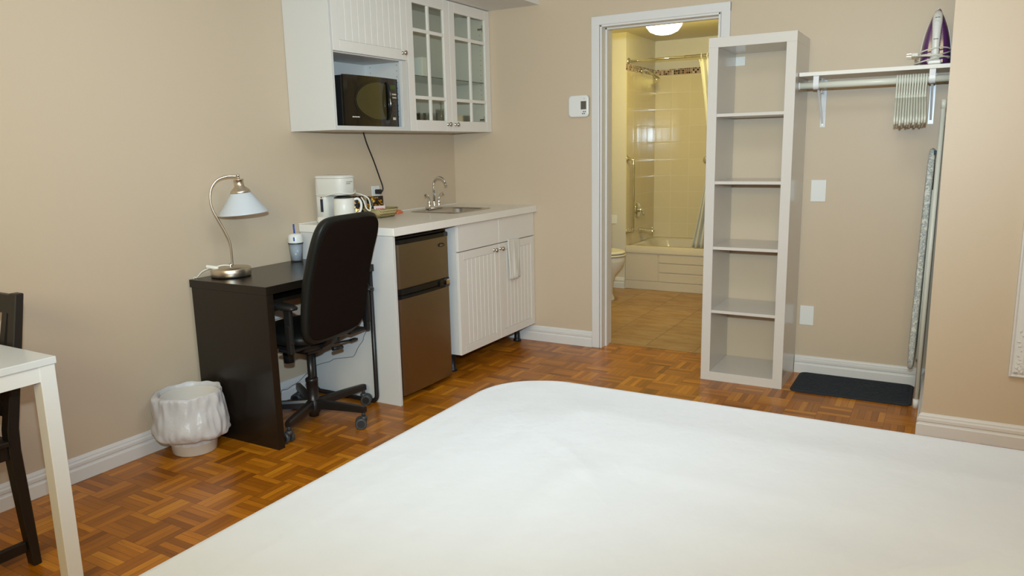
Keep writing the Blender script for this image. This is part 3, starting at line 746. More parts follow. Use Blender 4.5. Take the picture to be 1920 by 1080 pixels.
# ------------------------------------------------------------------ wall plates
def wall_plate(name, lab, cat, plane, a0, a1, z0, z1, feature, at=0.):
    """plane 'x': on the left wall, a = y; plane 'y': on the back wall, a = x"""
    ac = (a0+a1)/2; zc = (z0+z1)/2
    t = thing(name, lab, cat, (at, ac, zc) if plane == 'x' else (ac, at, zc))
    def bx(nm, u0, u1, w0, w1, d0, d1, m_, bev=.001, par=t):
        b = MB()
        if plane == 'x': b.box(at+d0, at+d1, u0, u1, w0, w1, bev)
        else: b.box(u0, u1, at-d1, at-d0, w0, w1, bev)
        return b.build(nm, m_, par)
    bx('plate', a0, a1, z0, z1, .0005, .006, M['white'], .002)
    if feature == 'outlet':
        for s_ in (-1, 1):
            r_ = bx('receptacle', ac-.016, ac+.016, zc+s_*.02-.013, zc+s_*.02+.013, .006, .0078, M['white'])
            for q in (-.006, .006): bx('slot', ac+q-.001, ac+q+.001, zc+s_*.02-.005, zc+s_*.02+.006, .0078, .0082, M['hole'], 0, r_)
    elif feature == 'switch': bx('rocker', ac-.016, ac+.016, zc-.033, zc+.033, .006, .0085, M['white'], .0015)
    for s_ in (-1, 1):
        b = MB(); z_ = zc+s_*(z1-z0)*.42
        if plane == 'x': b.cyl((at+.0055, ac, z_), (at+.0072, ac, z_), .003, n=10)
        else: b.cyl((ac, at-.0055, z_), (ac, at-.0072, z_), .003, n=10)
        b.build('screw', M['white'], t)
wall_plate('power_outlet', 'white outlet above the countertop where the black cord plugs in', 'outlet', 'x', -.905, -.835, 1.005, 1.100, 'outlet')
wall_plate('wall_plate', 'upper of two plain white wall plates right of the tall bookcase', 'wall plate', 'y', 2.368, 2.446, .982, 1.101, None)
wall_plate('wall_plate', 'lower of two plain white wall plates right of the tall bookcase', 'wall plate', 'y', 2.343, 2.417, .281, .393, None)
wall_plate('wall_plate', 'small white wall plate seen through the top of the tall bookcase', 'wall plate', 'y', 1.935, 1.988, 1.735, 1.785, None)
wall_plate('wall_plate', 'pale wall plate above the toilet in the bathroom', 'wall plate', 'y', .33, .392, .60, .68, None, TFY)

def thermostat():
    x0, x1, z0, z1 = .899, 1.038, 1.491, 1.625
    t = thing('thermostat', 'white wall thermostat with a small grey display left of the bathroom door', 'thermostat', ((x0+x1)/2, 0, (z0+z1)/2))
    cx, cz = (x0+x1)/2, (z0+z1)/2; b = MB()
    def lp(s_, y): return [Vector((p.x, y, p.y)) for p in rr(cx, cz, (x1-x0)/2-s_, (z1-z0)/2-s_, .022, 0, 5)]
    b.rings([lp(0, -.001), lp(0, -.02), lp(.003, -.024), lp(.01, -.0255)], (True, True)); b.build('housing', M['white'], t)
    MB().box(cx+.018, cx+.056, -.0268, -.0250, cz-.020, cz+.030, .0008).build('display', M['display'], t)
    for (dx, dz) in ((.037, -.034), (.049, -.034), (.043, -.046), (.031, -.046)): MB().box(cx+dx-.004, cx+dx+.004, -.0275, -.0250, cz+dz-.003, cz+dz+.003, .001).build('button', M['greyplastic'], t)
    b = MB(); b.tube([(cx+.037, -.0262, cz+.043), (cx+.042, -.0262, cz+.048), (cx+.047, -.0262, cz+.043)], .0008, 6); b.build('symbol', M['grey'], t)
thermostat()

# ------------------------------------------------------------------ desk and what is on it
DT, DY0, DY1 = .7426, -2.2298, -1.522
def desk():
    t = thing('desk', 'dark brown desk with a slab side and a black tube leg against the left wall', 'desk', (.26, -1.88, 0))
    MB().box(.010, .514, DY0, DY1, DT-.036, DT, .0012).build('desktop', M['darkwood'], t)
    MB().box(.022, .513, DY0+.0005, DY0+.038, 0, DT-.0365, .0012).build('side_panel', M['darkwood'], t)
    MB().box(.022, .04, DY0+.038, DY1, .555, DT-.0365, .001).build('back_rail', M['darkwood'], t)
    MB().box(.10, .48, DY0+.038, DY1-.02, .655, .672, .001).build('keyboard_shelf', M['darkwood'], t)
    b = MB(); L_ = []; y = DY1-.013; r = .035; xa, xb = .06, .498
    pts = [(xa, y, DT-.0365), (xa, y, r+.012)] + [(xa+r-r*math.cos(a), y, .012+r-r*math.sin(a)) for a in [PI/2*k/6 for k in range(1, 7)]] + [(xb-r+r*math.sin(a), y, .012+r-r*math.cos(a)) for a in [PI/2*k/6 for k in range(0, 7)]] + [(xb, y, DT-.0365)]
    b.tube(pts, .012, 10); b.build('tube_leg', M['blackmetal'], t)
desk()
tag(MB().box(.001, .03, -1.93, -1.63, .455, .50, .004).build('cable_box', M['duct']), 'narrow white box on the wall under the desk', 'box')

def lamp():
    L = Vector((.120, -2.08, DT)); W = Vector((.58, .81, 0))/.9963
    t = thing('desk_lamp', 'brushed nickel table lamp with a white glass cone shade on the dark desk', 'lamp', L)
    b = MB(); b.lathe(L, [(0, .0005), (.086, .0005), (.086, .004)], 48); b.build('foot_pad', M['black'], t)
    b = MB(); b.lathe(L, [(0, .004), (.089, .004), (.0905, .008), (.0905, .038), (.088, .042), (.02, .046), (0, .046)], 56); bs = b.build('base', M['nickel'], t)
    b = MB(); b.lathe(L, [(.011, .045), (.011, .058), (.007, .061)], 16); b.build('collar', M['chrome'], bs)
    prof = [(.008, .05), (.009, .10), (.006, .16), (-.012, .215), (-.036, .27), (-.055, .315), (-.062, .365), (-.052, .415), (-.022, .452), (.022, .466), (.060, .466)]
    b = MB(); b.tube([L+W*s_+Vector((0, 0, z)) for s_, z in prof], .0052, 14, 8); b.build('pole', M['nickel'], t)
    c = L+W*.068
    b = MB(); b.lathe((c.x, c.y, DT), [(0, .476), (.006, .474), (.0075, .468), (.006, .46), (.004, .455)], 14); b.build('finial', M['chrome'], t)
    tilt = Matrix.Translation(c+Vector((0, 0, .45))) @ Matrix.Rotation(math.radians(4), 4, Vector((W.y, -W.x, 0))) @ Matrix.Translation(-(c+Vector((0, 0, .45))))
    b = MB(); b.lathe((c.x, c.y, DT), [(0, .452), (.021, .451), (.024, .449), (.023, .447), (.020, .440), (.022, .418), (.042, .400), (.047, .388), (.046, .387), (.04, .398), (0, .43)], 36, xf=tilt); b.build('socket_cap', M['nickel'], t)
    b = MB(); b.lathe((c.x, c.y, DT), [(.044, .390), (.075, .348), (.112, .296), (.115, .292), (.113, .291), (.073, .345), (.041, .388)], 56, xf=tilt); sh = b.build('lamp_shade', M['frost'], t)
    b = MB(); b.lathe((c.x, c.y, DT), [(0, .31), (.016, .315), (.026, .335), (.022, .36), (.012, .385)], 20, xf=tilt); b.build('bulb', M['white'], t)
    a = L+Vector((-.055, -.065, .047)); b = MB()
    pts = [L+Vector((.005, -.005, .052)), L+Vector((-.01, -.03, .056)), L+Vector((-.03, -.055, .052)), L+Vector((-.055, -.085, .044)), L+Vector((-.075, -.105, .030)), L+Vector((-.095, -.118, .006)), L+Vector((-.110, -.122, .003)), L+Vector((-.1145, -.123, -.05)), L+Vector((-.1145, -.120, -.3))]
    b.tube(pts, .0032, 8, 5); cd_ = b.build('power_cord', M['cordwhite'], t)
    xf = Matrix.Translation(L+Vector((-.042, -.070, .051))) @ Matrix.Rotation(math.radians(50), 4, 'Z') @ Matrix.Rotation(math.radians(12), 4, 'Y')
    MB().box(-.028, .028, -.010, .010, -.008, .008, .005, xf=xf).build('inline_switch', M['cordwhite'], cd_)
lamp()

def tumbler():
    x, y = .058, -1.602; z = DT+.0005
    t = thing('travel_tumbler', 'clear plastic tumbler with a white lid and blue straw on the desk', 'cup', (x, y, z))
    b = MB(); b.lathe((x, y, z), [(0, 0), (.030, 0), (.031, .004), (.0375, .098), (.0355, .098), (.0295, .006), (0, .006)], 32); b.build('body', M['tumbler'], t)
    b = MB(); b.lathe((x, y, z), [(0, .0065), (.0285, .0065), (.0345, .096), (0, .096)], 32); b.build('liner', mat('pale_grey_liner', (.85, .88, .92), .5), t)
    b = MB(); b.lathe((x, y, z), [(.0395, .0945), (.0395, .1000), (.0365, .1000)], 32); b.build('seal_ring', M['black'], t)
    b = MB(); b.lathe((x, y, z), [(.0375, .1), (.0375, .128), (.034, .142), (.024, .148), (0, .149)], 32); ld = b.build('lid', M['white'], t)
    b = MB(); b.box(x+.020, x+.028, y-.0350, y-.0305, z+.112, z+.132, .001); b.build('logo', M['tag'], ld)
    b = MB(); b.tube([(x-.004, y+.0, z+.147), (x-.006, y, z+.197)], .0045, 10); b.build('straw', M['blue'], t)
tumbler()

# ------------------------------------------------------------------ office chair
def pillow(outline, T, n=64, ex=4., warp=None, rings=(.0, .3, .55, .72, .84, .92, .97, .99, 1.)):
    """closed pillow; outline(th)->(a,b) in plane, thickness axis c; warp(a,b,c)->Vector"""
    b = MB(); F = []; Bk = []
    for r in rings:
        h = T/2*(1-r**ex)**(1/ex) if r < 1 else 0
        for s_, S_ in ((1, F), (-1, Bk)):
            if r == 0: S_.append([b.b.verts.new(warp(0, 0, s_*T/2))])
            else: S_.append([b.b.verts.new(warp(outline(2*PI*k/n)[0]*r, outline(2*PI*k/n)[1]*r, s_*h)) for k in range(n)])
    for S_ in (F, Bk):
        for A, B in zip(S_, S_[1:]):
            for k in range(n):
                q = (k+1) % n
                f = b.b.faces.new([A[0], B[k], B[q]] if len(A) == 1 else [A[k], B[k], B[q], A[q]]); f.smooth = True
    bmesh.ops.remove_doubles(b.b, verts=b.b.verts, dist=1e-6)
    return b
def squircle(a, b, p):
    def f(th):
        c, s_ = math.cos(th), math.sin(th); return (a*math.copysign(abs(c)**(2/p), c), b*math.copysign(abs(s_)**(2/p), s_))
    return f

def office_chair():
    hx, hy = .375, -1.868; yc = -1.888
    t = thing('office_chair', 'black high-backed swivel office chair with armrests pulled up to the desk', 'office chair', (hx, hy, 0))
    b = MB(); b.lathe((hx, hy, 0), [(0, .025), (.024, .025), (.026, .04), (.036, .05), (.04, .07), (.038, .10), (.028, .108), (.028, .20), (.031, .202), (.031, .215), (.026, .22), (0, .22)], 28); base = b.build('base_hub', M['blackmetal'], t)
    b = MB(); b.cyl((hx, hy, .10), (hx, hy, .36), .0165, n=20); b.build('gas_lift', M['blackmetal'], t)
    for k in range(5):
        a = math.radians(5+72*k); d = Vector((math.cos(a), math.sin(a), 0)); n = Vector((-d.y, d.x, 0)); c = Vector((hx, hy, 0)); b = MB(); L_ = []
        for s_, z, hw, hh in ((.025, .088, .017, .021), (.12, .091, .016, .019), (.22, .094, .0145, .017), (.300, .095, .013, .015), (.312, .095, .012, .013)):
            p = c+d*s_; L_.append([p+n*hw*.7+Vector((0, 0, z+hh)), p-n*hw*.7+Vector((0, 0, z+hh)), p-n*hw+Vector((0, 0, z+hh*.4)), p-n*hw+Vector((0, 0, z-hh)), p+n*hw+Vector((0, 0, z-hh)), p+n*hw+Vector((0, 0, z+hh*.4))])
        b.rings(L_, (True, True), 0, False); leg = b.build('leg', M['blackmetal'], t)
        cc = c+d*.300; b = MB(); sw = a+2.2+k*1.7
        b.cyl(cc+Vector((0, 0, .062)), cc+Vector((0, 0, .088)), .009, n=12)
        wd = Vector((math.cos(sw), math.sin(sw), 0)); wc = cc+Vector((-wd.y, wd.x, 0))*.014+Vector((0, 0, .0275))
        b.lathe((0, 0, 0), [(0, .006), (.013, .007), (.017, .003), (.017, -.012), (0, -.012)], 16, xf=Matrix.Translation(cc+Vector((0, 0, .055))))
        b.cyl(wc-wd*.008, wc+wd*.008, .018, n=24)
        for s_ in (-1, 1):
            p = wc+wd*s_*.008; q = wc+wd*s_*.024; b.loft([(p, .0265), (p+(q-p)*.15, .0275), (p+(q-p)*.85, .0275), (q, .0235)], 28)
        cs = b.build('caster', M['greyplastic'], leg)
        b = MB()
        for s_ in (-1, 1):
            q = wc+wd*s_*.0242; b.loft([(q, .018), (q+wd*s_*.001, .018)], 22)
        b.build('wheel_cap', M['black'], cs)
    # seat
    def ws(a, b_, c): return Vector((.335+a, yc-.012+b_, .462+c+.02*max(0, -a/.24)**2*(-1)+.012*(abs(b_)/.24)**2))
    pillow(squircle(.235, .212, 5), .080, warp=ws, ex=3).build('seat', M['leather'], t)
    MB().box(.22, .50, yc-.13, yc+.11, .392, .424, .01).box(hx-.06, hx+.06, yc-.05, yc+.06, .355, .395, .01).build('mechanism', M['black'], t)
    b = MB(); b.cyl((.335, -1.965, .318), (.335, -1.965, .395), .025, .029, n=24); b.build('tension_knob', M['black'], t)
    b = MB(); b.tube([(.42, yc+.10, .375), (.44, yc+.20, .368), (.45, yc+.262, .366)], .0055, 8, 3); b.box(.437, .463, yc+.225, yc+.275, .3605, .3715, .004); b.build('height_lever', M['black'], t)
    b = MB(); b.cyl((.5, yc+.05, .372), (.5, yc+.115, .366), .010, n=12); b.build('tilt_lever', M['black'], t)
    b = MB(); L_ = [[Vector((x, yc+y, z-h)) if q else Vector((x, yc+y, z+h)) for y, q in ((-.035, 0), (.035, 0), (.035, 1), (-.035, 1))] for x, z, h in ((.44, .405, .008), (.51, .405, .008), (.545, .43, .010), (.560, .49, .010))]
    b.rings(L_, (True, True)); b.build('back_bracket', M['black'], t)
    # backrest, curved in profile and turned a little towards the room
    zc, hh, yb = .743, .293, -1.890
    prof_ = [(.44, .600), (.475, .607), (.56, .622), (.655, .634), (.775, .657), (.845, .685), (.90, .706), (.965, .731), (1.05, .757)]
    def px_(z):
        for (z0, x0), (z1, x1) in zip(prof_, prof_[1:]):
            if z <= z1 or z1 == 1.05: return x0+(x1-x0)*(z-z0)/(z1-z0)
    def psm(z): return sum(px_(min(1.04, max(.445, z+d))) for d in (-.05, -.025, 0, .025, .05))/5
    TB = .066
    def wb(a, b_, c):      # a: across (y), b_: up, c: thickness (towards +x)
        z = zc+b_
        return Vector((psm(z)-TB/2-.004-.028*a/.23-.010*(abs(a)/.23)**2+c*(.75+.25*min(1, (b_+hh)/.3)), yb+a, z))
    pillow(squircle(.233, hh, 6), TB, 96, ex=4.5, warp=wb).build('backrest', M['leather'], t)
    def wbp(a, b_, c): return wb(a, b_, c+TB/2)
    pillow(squircle(.222, hh-.020, 6), .009, 96, ex=6, warp=wbp).build('back_panel', M['backfabric'], t)
    for s_ in (-1, 1):
        ya = -2.142 if s_ < 0 else -1.630
        b = MB(); L_ = []
        def pad(a, b_, c): return Vector((.455+a, ya+b_, .646+c-.010*(a/.14)))
        p = pillow(squircle(.135, .030, 4), .030, 48, ex=3, warp=pad); arm = p.build('armrest', M['black'], t)
        b = MB(); b.box(.520, .562, ya-.010, ya+.010, .47, .640, .006); b.box(.526, .556, ya-.012, ya+.012, .425, .56, .006); b.box(.46, .54, min(ya, ya-s_*.12), max(ya, ya-s_*.12), .426, .440, .004); b.build('arm_post', M['black'], arm)
office_chair()

# ------------------------------------------------------------------ waste bin
def bin_():
    cx, cy = .160, -2.395
    t = thing('waste_bin', 'clouded plastic waste bin with a white liner bag beside the desk', 'bin', (cx, cy, 0))
    b = MB(); b.lathe((cx, cy, 0), [(0, .001), (.090, .001), (.094, .006), (.122, .255), (.125, .262), (.121, .262), (.0905, .010), (0, .008)], 48); b.build('bucket', M['binbody'], t)
    b = MB(); n = 96; L_ = []
    prof = [(.104, .05), (.110, .13), (.118, .22), (.124, .262), (.129, .276), (.134, .282), (.138, .276), (.141, .25), (.144, .21), (.152, .17), (.158, .135), (.160, .112), (.155, .098), (.143, .09), (.133, .094)]
    for i, (r, z) in enumerate(prof):
        l = []
        for k in range(n):
            a = 2*PI*k/n; d = Vector((math.cos(a), math.sin(a), 0))
            w1 = noise.noise(Vector((d.x*1.3, d.y*1.3, z*9)))*.016+noise.noise(Vector((d.x*4.5, d.y*4.5, z*30+5)))*.006+((1-abs(noise.noise(Vector((d.x*2.6+z*18, d.y*2.6-z*14, 9)))))**10-(1-abs(noise.noise(Vector((d.x*3.1-z*15, d.y*3.1+z*16, 3)))))**10*.8)*.012
            out = 1 if i > 5 else (.5 if i > 2 else .8)
            q = r+(w1*out*(1 if i > 5 else .35))+(.012*max(0, -d.y) if i > 5 else 0)
            zz = z+noise.noise(Vector((d.x*2, d.y*2, 3)))*.010*(1 if i >= 4 else 0)
            if i >= 10: zz += .035*d.y*(-1)*0+.022*noise.noise(Vector((d.x*1.4, d.y*1.4, 8)))-.012*d.x
            x_ = cx+d.x*q; y_ = cy+d.y*q
            x_ = max(x_, .004 if zz > .11 else .022); y_ = min(y_, DY0-.002)
            l.append(Vector((x_, y_, zz)))
        L_.append(l)
    b.rings(L_, (False, False)); o = b.build('liner_bag', M['bag'], t)
    md = o.modifiers.new('sub', 'SUBSURF'); md.levels = 1; md.render_levels = 2
bin_()

# thin cables
b = MB(); b.tube([(.50, -1.5195, .46), (.426, -1.5195, .366), (.409, -1.5195, .328), (.376, -1.5195, .29), (.342, -1.5195, .238), (.308, -1.5195, .225), (.204, -1.5195, .204), (.162, -1.5195, .183), (.072, -1.5195, .153), (.045, -1.523, .125), (.024, -1.56, .107), (.0225, -1.62, .078), (.0225, -1.674, .068), (.0225, -1.706, .059), (.0225, -1.743, .064), (.024, -1.755, .03), (.03, -1.77, .003), (.06, -1.80, .003)], .0016, 6, 4)
tag(b.build('thin_cable', mat('grey_cable', (.16, .16, .17), .5), loc=(.3, -1.52, .1)), 'thin grey cable sagging across the white panel and baseboard behind the office chair', 'cable')

# ------------------------------------------------------------------ table and dining chair, left foreground
def table():
    x1, y1, zt = .797, -3.277, .74; x0, y0 = .04, -4.03
    t = thing('table', 'white square table with white legs at the left edge', 'table', ((x0+x1)/2, (y0+y1)/2, 0))
    MB().box(x0, x1, y0, y1, zt-.022, zt, .002).build('tabletop', M['tablewhite'], t)
    b = MB(); i = .006
    b.box(x0+i+.04, x1-i-.04, y1-i-.02, y1-i, zt-.068, zt-.0225, .001).box(x0+i+.04, x1-i-.04, y0+i, y0+i+.02, zt-.068, zt-.0225, .001).box(x1-i-.02, x1-i, y0+i+.04, y1-i-.04, zt-.068, zt-.0225, .001).box(x0+i, x0+i+.02, y0+i+.04, y1-i-.04, zt-.068, zt-.0225, .001)
    b.build('apron', M['tablemetal'], t)
    for sx, sy in ((x1, y1), (x0, y1), (x1, y0), (x0, y0)):
        ax = sx-.004 if sx == x1 else sx+.004; ay = sy-.004 if sy == y1 else sy+.004; dx = -1 if sx == x1 else 1; dy = -1 if sy == y1 else 1
        b = MB(); L_ = [[Vector((ax, ay, z)), Vector((ax+dx*w_, ay, z)), Vector((ax+dx*w_, ay+dy*w_, z)), Vector((ax, ay+dy*w_, z))] for z, w_ in ((0, .045), (zt-.0225, .045))]
        b.rings(L_, (True, True), 0, False); o = b.build('leg', M['tablemetal'], t)
        md = o.modifiers.new('bevel', 'BEVEL'); md.width = .002; md.segments = 2
table()
def dining_chair():
    # faces the table (-y); rear posts at the +y side
    t = thing('dining_chair', 'black wooden slat-back chair pushed under the white table from behind', 'chair', (.33, -3.45, 0))
    for px in (.115, .490):
        L_ = []
        for y, z in ((-3.267, 0), (-3.271, .15), (-3.275, .28), (-3.279, .40), (-3.276, .47), (-3.253, .608), (-3.229, .75), (-3.206, .894)):
            d_ = .026+.010*math.sin(min(1, z/.8)*PI)
            L_.append([Vector((px, y-d_, z)), Vector((px+.040, y-d_, z)), Vector((px+.040, y, z)), Vector((px, y, z))])
        b = MB(); b.rings(L_, (True, True), 0, False); o = b.build('back_post', M['chairwood'], t); md = o.modifiers.new('bevel', 'BEVEL'); md.width = .003
        MB().box(px, px+.036, -3.655, -3.619, 0, .425, .003).build('leg', M['chairwood'], t)
        MB().box(px+.008, px+.028, -3.62, -3.300, .052, .088, .003).build('stretcher', M['chairwood'], t)
        MB().box(px+.006, px+.030, -3.62, -3.312, .375, .425, .003).build('seat_rail', M['chairwood'], t)
    MB().box(.10, .545, -3.67, -3.318, .4255, .443, .004).build('seat', M['chairwood'], t)
    MB().box(.155, .490, -3.300, -3.282, .375, .425, .002).build('seat_rail', M['chairwood'], t)
    MB().box(.155, .490, -3.229, -3.211, .825, .888, .003).build('top_rail', M['chairwood'], t)
    MB().box(.155, .490, -3.288, -3.270, .50, .54, .003).build('lower_rail', M['chairwood'], t)
    for k in range(4):
        x = .195+k*.078; b = MB(); b.rings([[Vector((x, y-.007, z)), Vector((x+.028, y-.007, z)), Vector((x+.028, y+.007, z)), Vector((x, y+.007, z))] for y, z in ((-3.279, .535), (-3.255, .68), (-3.222, .83))], (True, True), 0, False); b.build('slat', M['chairwood'], t)
dining_chair()

# ------------------------------------------------------------------ bookcase
def bookcase():
    x0, x1, y0, y1, Z = 1.8855, 2.3255, -.3805, -.0175, 1.85
    y1 = -.004
    t = thing('bookcase', 'tall narrow cream open-backed bookcase with five compartments by the door', 'bookcase', ((x0+x1)/2, (y0+y1)/2, 0)); T = .05
    MB().box(x0, x1, y0, y1, Z-T, Z, .001).build('top_panel', M['shelf'], t)
    MB().box(x0, x1, y0, y1, 0, T, .001).build('bottom_panel', M['shelf'], t)
    for a, c in ((x0, x0+T), (x1-T, x1)): MB().box(a, c, y0, y1, T, Z-T, .001).build('side_panel', M['shelf'], t)
    g = (Z-2*T-4*.016)/5
    for k in range(4):
        z = T+(k+1)*g+k*.016; MB().box(x0+T, x1-T, y0+.002, y1-.001, z, z+.016, .0008).build('shelf', M['shelf'], t)
bookcase()

# ------------------------------------------------------------------ closet
SHZ = 1.652
def closet_shelf():
    x0, x1, y0 = 2.3275, PX-.001, -.300
    t = thing('closet_shelf', 'white wall shelf on metal brackets above the clothes rod', 'shelf', ((x0+x1)/2, 0, SHZ))
    MB().box(x0, x1, y0, -.001, SHZ-.019, SHZ, .001).build('shelf_board', M['cab'], t)
    brm = mat('bracket_enamel', (.75, .77, .8), .25)
    for x in (2.410, 2.922):
        b = MB(); z = SHZ-.0195
        b.box(x-.013, x+.013, -.0035, -.0008, z-.25, z, .001).box(x-.013, x+.013, -.288, -.0008, z-.0030, z, .001)
        b.box(x-.0018, x+.0018, -.10, -.003, z-.075, z-.003).rings([[Vector((x-.005, -.006, z-.22)), Vector((x+.005, -.006, z-.22)), Vector((x+.005, -.016, z-.23)), Vector((x-.005, -.016, z-.23))], [Vector((x-.005, -.262, z-.012)), Vector((x+.005, -.262, z-.012)), Vector((x+.005, -.268, z-.018)), Vector((x-.005, -.268, z-.018))]], (True, True), 0, False)
        bk = b.build('bracket', brm, t)
        b = MB(); pts = [(x, -.302, z-.002), (x, -.305, z-.030)]+[(x, -.285-.0205*math.cos(a), SHZ-.065-.0205*math.sin(a)) for a in [PI*k/10 for k in range(0, 9)]]
        L_ = [[Vector((p[0]-.013, p[1], p[2])), Vector((p[0]+.013, p[1], p[2])), Vector((p[0]+.013, p[1]+.0025, p[2]+.0015)), Vector((p[0]-.013, p[1]+.0025, p[2]+.0015))] for p in pts]
        b.rings(L_, (True, True), 0, False); b.build('rod_hook', brm, bk)
        b = MB()
        for zz in (z-.04, z-.235): b.cyl((x, -.0035, zz), (x, -.006, zz), .0035, n=10)
        b.build('screw', M['knob'], bk)
closet_shelf()
RY, RZ = -.285, SHZ-.065
t = thing('clothes_rod', 'long white clothes rod under the closet shelf', 'rod', (2.66, RY, RZ))
MB().cyl((2.330, RY, RZ), (PX-.001, RY, RZ), .0165, n=28).build('pole', M['hanger'], t)
MB().cyl((2.3265, RY, RZ), (2.333, RY, RZ), .0185, n=28).build('end_cap', M['white'], t)

def hanger():
    t = thing('hanger', '', 'hanger', (0, RY, RZ))
    R_ = .0225; b = MB()
    pts = [(0, RY+R_*math.cos(a), RZ+.0015+R_*math.sin(a)) for a in [math.radians(-35+215*k/14) for k in range(15)]]
    pts += [(0, RY-R_+.004, RZ-.025), (0, RY-.004, RZ-.048), (0, RY, RZ-.060), (0, RY, RZ-.085)]
    b.tube(pts, .0042, 10, 2); b.build('hook', M['hanger'], t)
    b = MB(); zt = RZ-.085
    pts = [(0, RY, zt), (0, RY-.05, zt-.012), (0, RY-.14, zt-.062), (0, RY-.19, zt-.092), (0, RY-.205, zt-.108), (0, RY-.198, zt-.122), (0, RY-.18, zt-.125), (0, RY-.06, zt-.118), (0, RY, zt-.117)]
    full = pts+[(0, 2*RY-p[1], p[2]) for p in pts[-2::-1]]
    b.tube(full, .0050, 10, 3); b.cyl((0, RY, zt-.012), (0, RY, zt+.018), .0053, n=12); b.build('shoulder_bar', M['hanger'], t)
    return t
h0 = hanger(); NH = 12
ordn = ['leftmost', 'second from left', 'third from left', 'fourth from left', 'fifth from left', 'sixth from left', 'sixth from right', 'fifth from right', 'fourth from right', 'third from right', 'second from right', 'rightmost']
for k in range(NH):
    h = h0 if k == 0 else copy_tree(h0)
    h.location = (2.775+k*.0112, RY, RZ); h.rotation_euler = (math.radians(random.uniform(-2.5, 2.5)), 0, math.radians(3.2))
    h['label'] = 'white plastic clothes hanger, %s of the bunch on the rod' % ordn[k]; h['category'] = 'hanger'; h['group'] = 'white hangers on the closet rod'

def iron():
    cx, cy, z = 2.925, -.215, SHZ+.0005
    t = thing('clothes_iron', 'purple and white steam iron standing on its heel on the closet shelf', 'iron', (cx, cy, z))
    Hh = .262
    def half(v):   # half width at height v (0 heel .. 1 tip)
        return .066*(1-max(0, v)**2.1)**.8 if v < 1 else 0
    def bodyL(sc, y, v0=.02, n=22, top=1.):
        L_ = []
        for i in range(n+1): v = v0+(top-v0)*i/n; L_.append((half(v)*sc, z+.004+v*Hh))
        return [Vector((cx+w_, y, zz)) for w_, zz in L_]+[Vector((cx-w_, y, zz)) for w_, zz in L_[::-1]][1:]
    b = MB(); b.rings([bodyL(1.0, cy+.052), bodyL(1.0, cy+.046)], (True, True), 0, False); b.build('soleplate', M['soleplate'], t)
    b = MB(); b.rings([bodyL(1.03, cy+.0455), bodyL(1.03, cy+.034)], (True, True), 0, False); b.build('skirt', M['cream'], t)
    b = MB(); b.rings([bodyL(1.0, cy+.0335, top=.99), bodyL(.97, cy+.015, top=.985), bodyL(.86, cy-.012, top=.95), bodyL(.68, cy-.03, top=.88), bodyL(.5, cy-.036, top=.8)], (True, True)); b.build('water_tank', M['purple'], t)
    b = MB(); L_ = []
    for v, yy, w_, d in ((.93, cy-.005, .010, .016), (.86, cy-.034, .020, .02), (.72, cy-.060, .021, .022), (.55, cy-.078, .018, .018), (.35, cy-.082, .0165, .017), (.16, cy-.078, .017, .018), (.05, cy-.070, .022, .02)):
        zz = z+.004+v*Hh; L_.append([Vector((cx+w_*math.cos(a), yy+d*math.sin(a), zz)) for a in [2*PI*k/16 for k in range(16)]])
    b.rings(L_, (True, True)); hd = b.build('handle', M['white'], t)
    MB().box(cx-.028, cx+.028, cy-.088, cy+.0455, z, z+.020, .006).build('heel', M['white'], t)
    MB().box(cx-.010, cx+.010, cy-.045, cy-.02, z+.035+Hh*.0, z+.18, .004).build('handle_post', M['white'], t)
    for v, r in ((.70, .012), (.80, .0)):
        b = MB()
        if r: b.lathe((0, 0, 0), [(0, .004), (.010, .004), (r, 0)], 18, xf=Matrix.Translation((cx, cy-.080, z+v*Hh)) @ Matrix.Rotation(PI/2, 4, 'X')); b.build('steam_button', M['white'], hd)
        else: b.box(cx-.010, cx+.010, cy-.0685, cy-.058, z+v*Hh, z+v*Hh+.003, .001); b.build('slot', M['black'], hd)
    MB().box(cx-.010, cx+.010, cy-.0985, cy-.090, z+.42*Hh, z+.42*Hh+.003, .001).build('slot', M['black'], hd)
    b = MB(); pts = []
    for k in range(60):
        a = 2*PI*k/15+.4; pts.append((cx-.012+.070*math.cos(a)*(1+.06*math.sin(k)), cy-.018+.085*math.sin(a), z+.012+.0009*k+.010*math.sin(a*1.25+k*.05)))
    b.tube(pts, .0032, 8, 2); b.build('power_cord', M['cordwhite'], t)
    b = MB(); b.box(cx-.098, cx-.068, cy-.075, cy-.055, z+.040, z+.058, .004); b.build('plug', M['cordwhite'], t)
    b = MB(); b.box(cx-.118, cx-.097, cy-.072, cy-.068, z+.042, z+.044).box(cx-.118, cx-.097, cy-.072, cy-.068, z+.053, z+.055); b.build('prong', M['knob'], t)
iron()

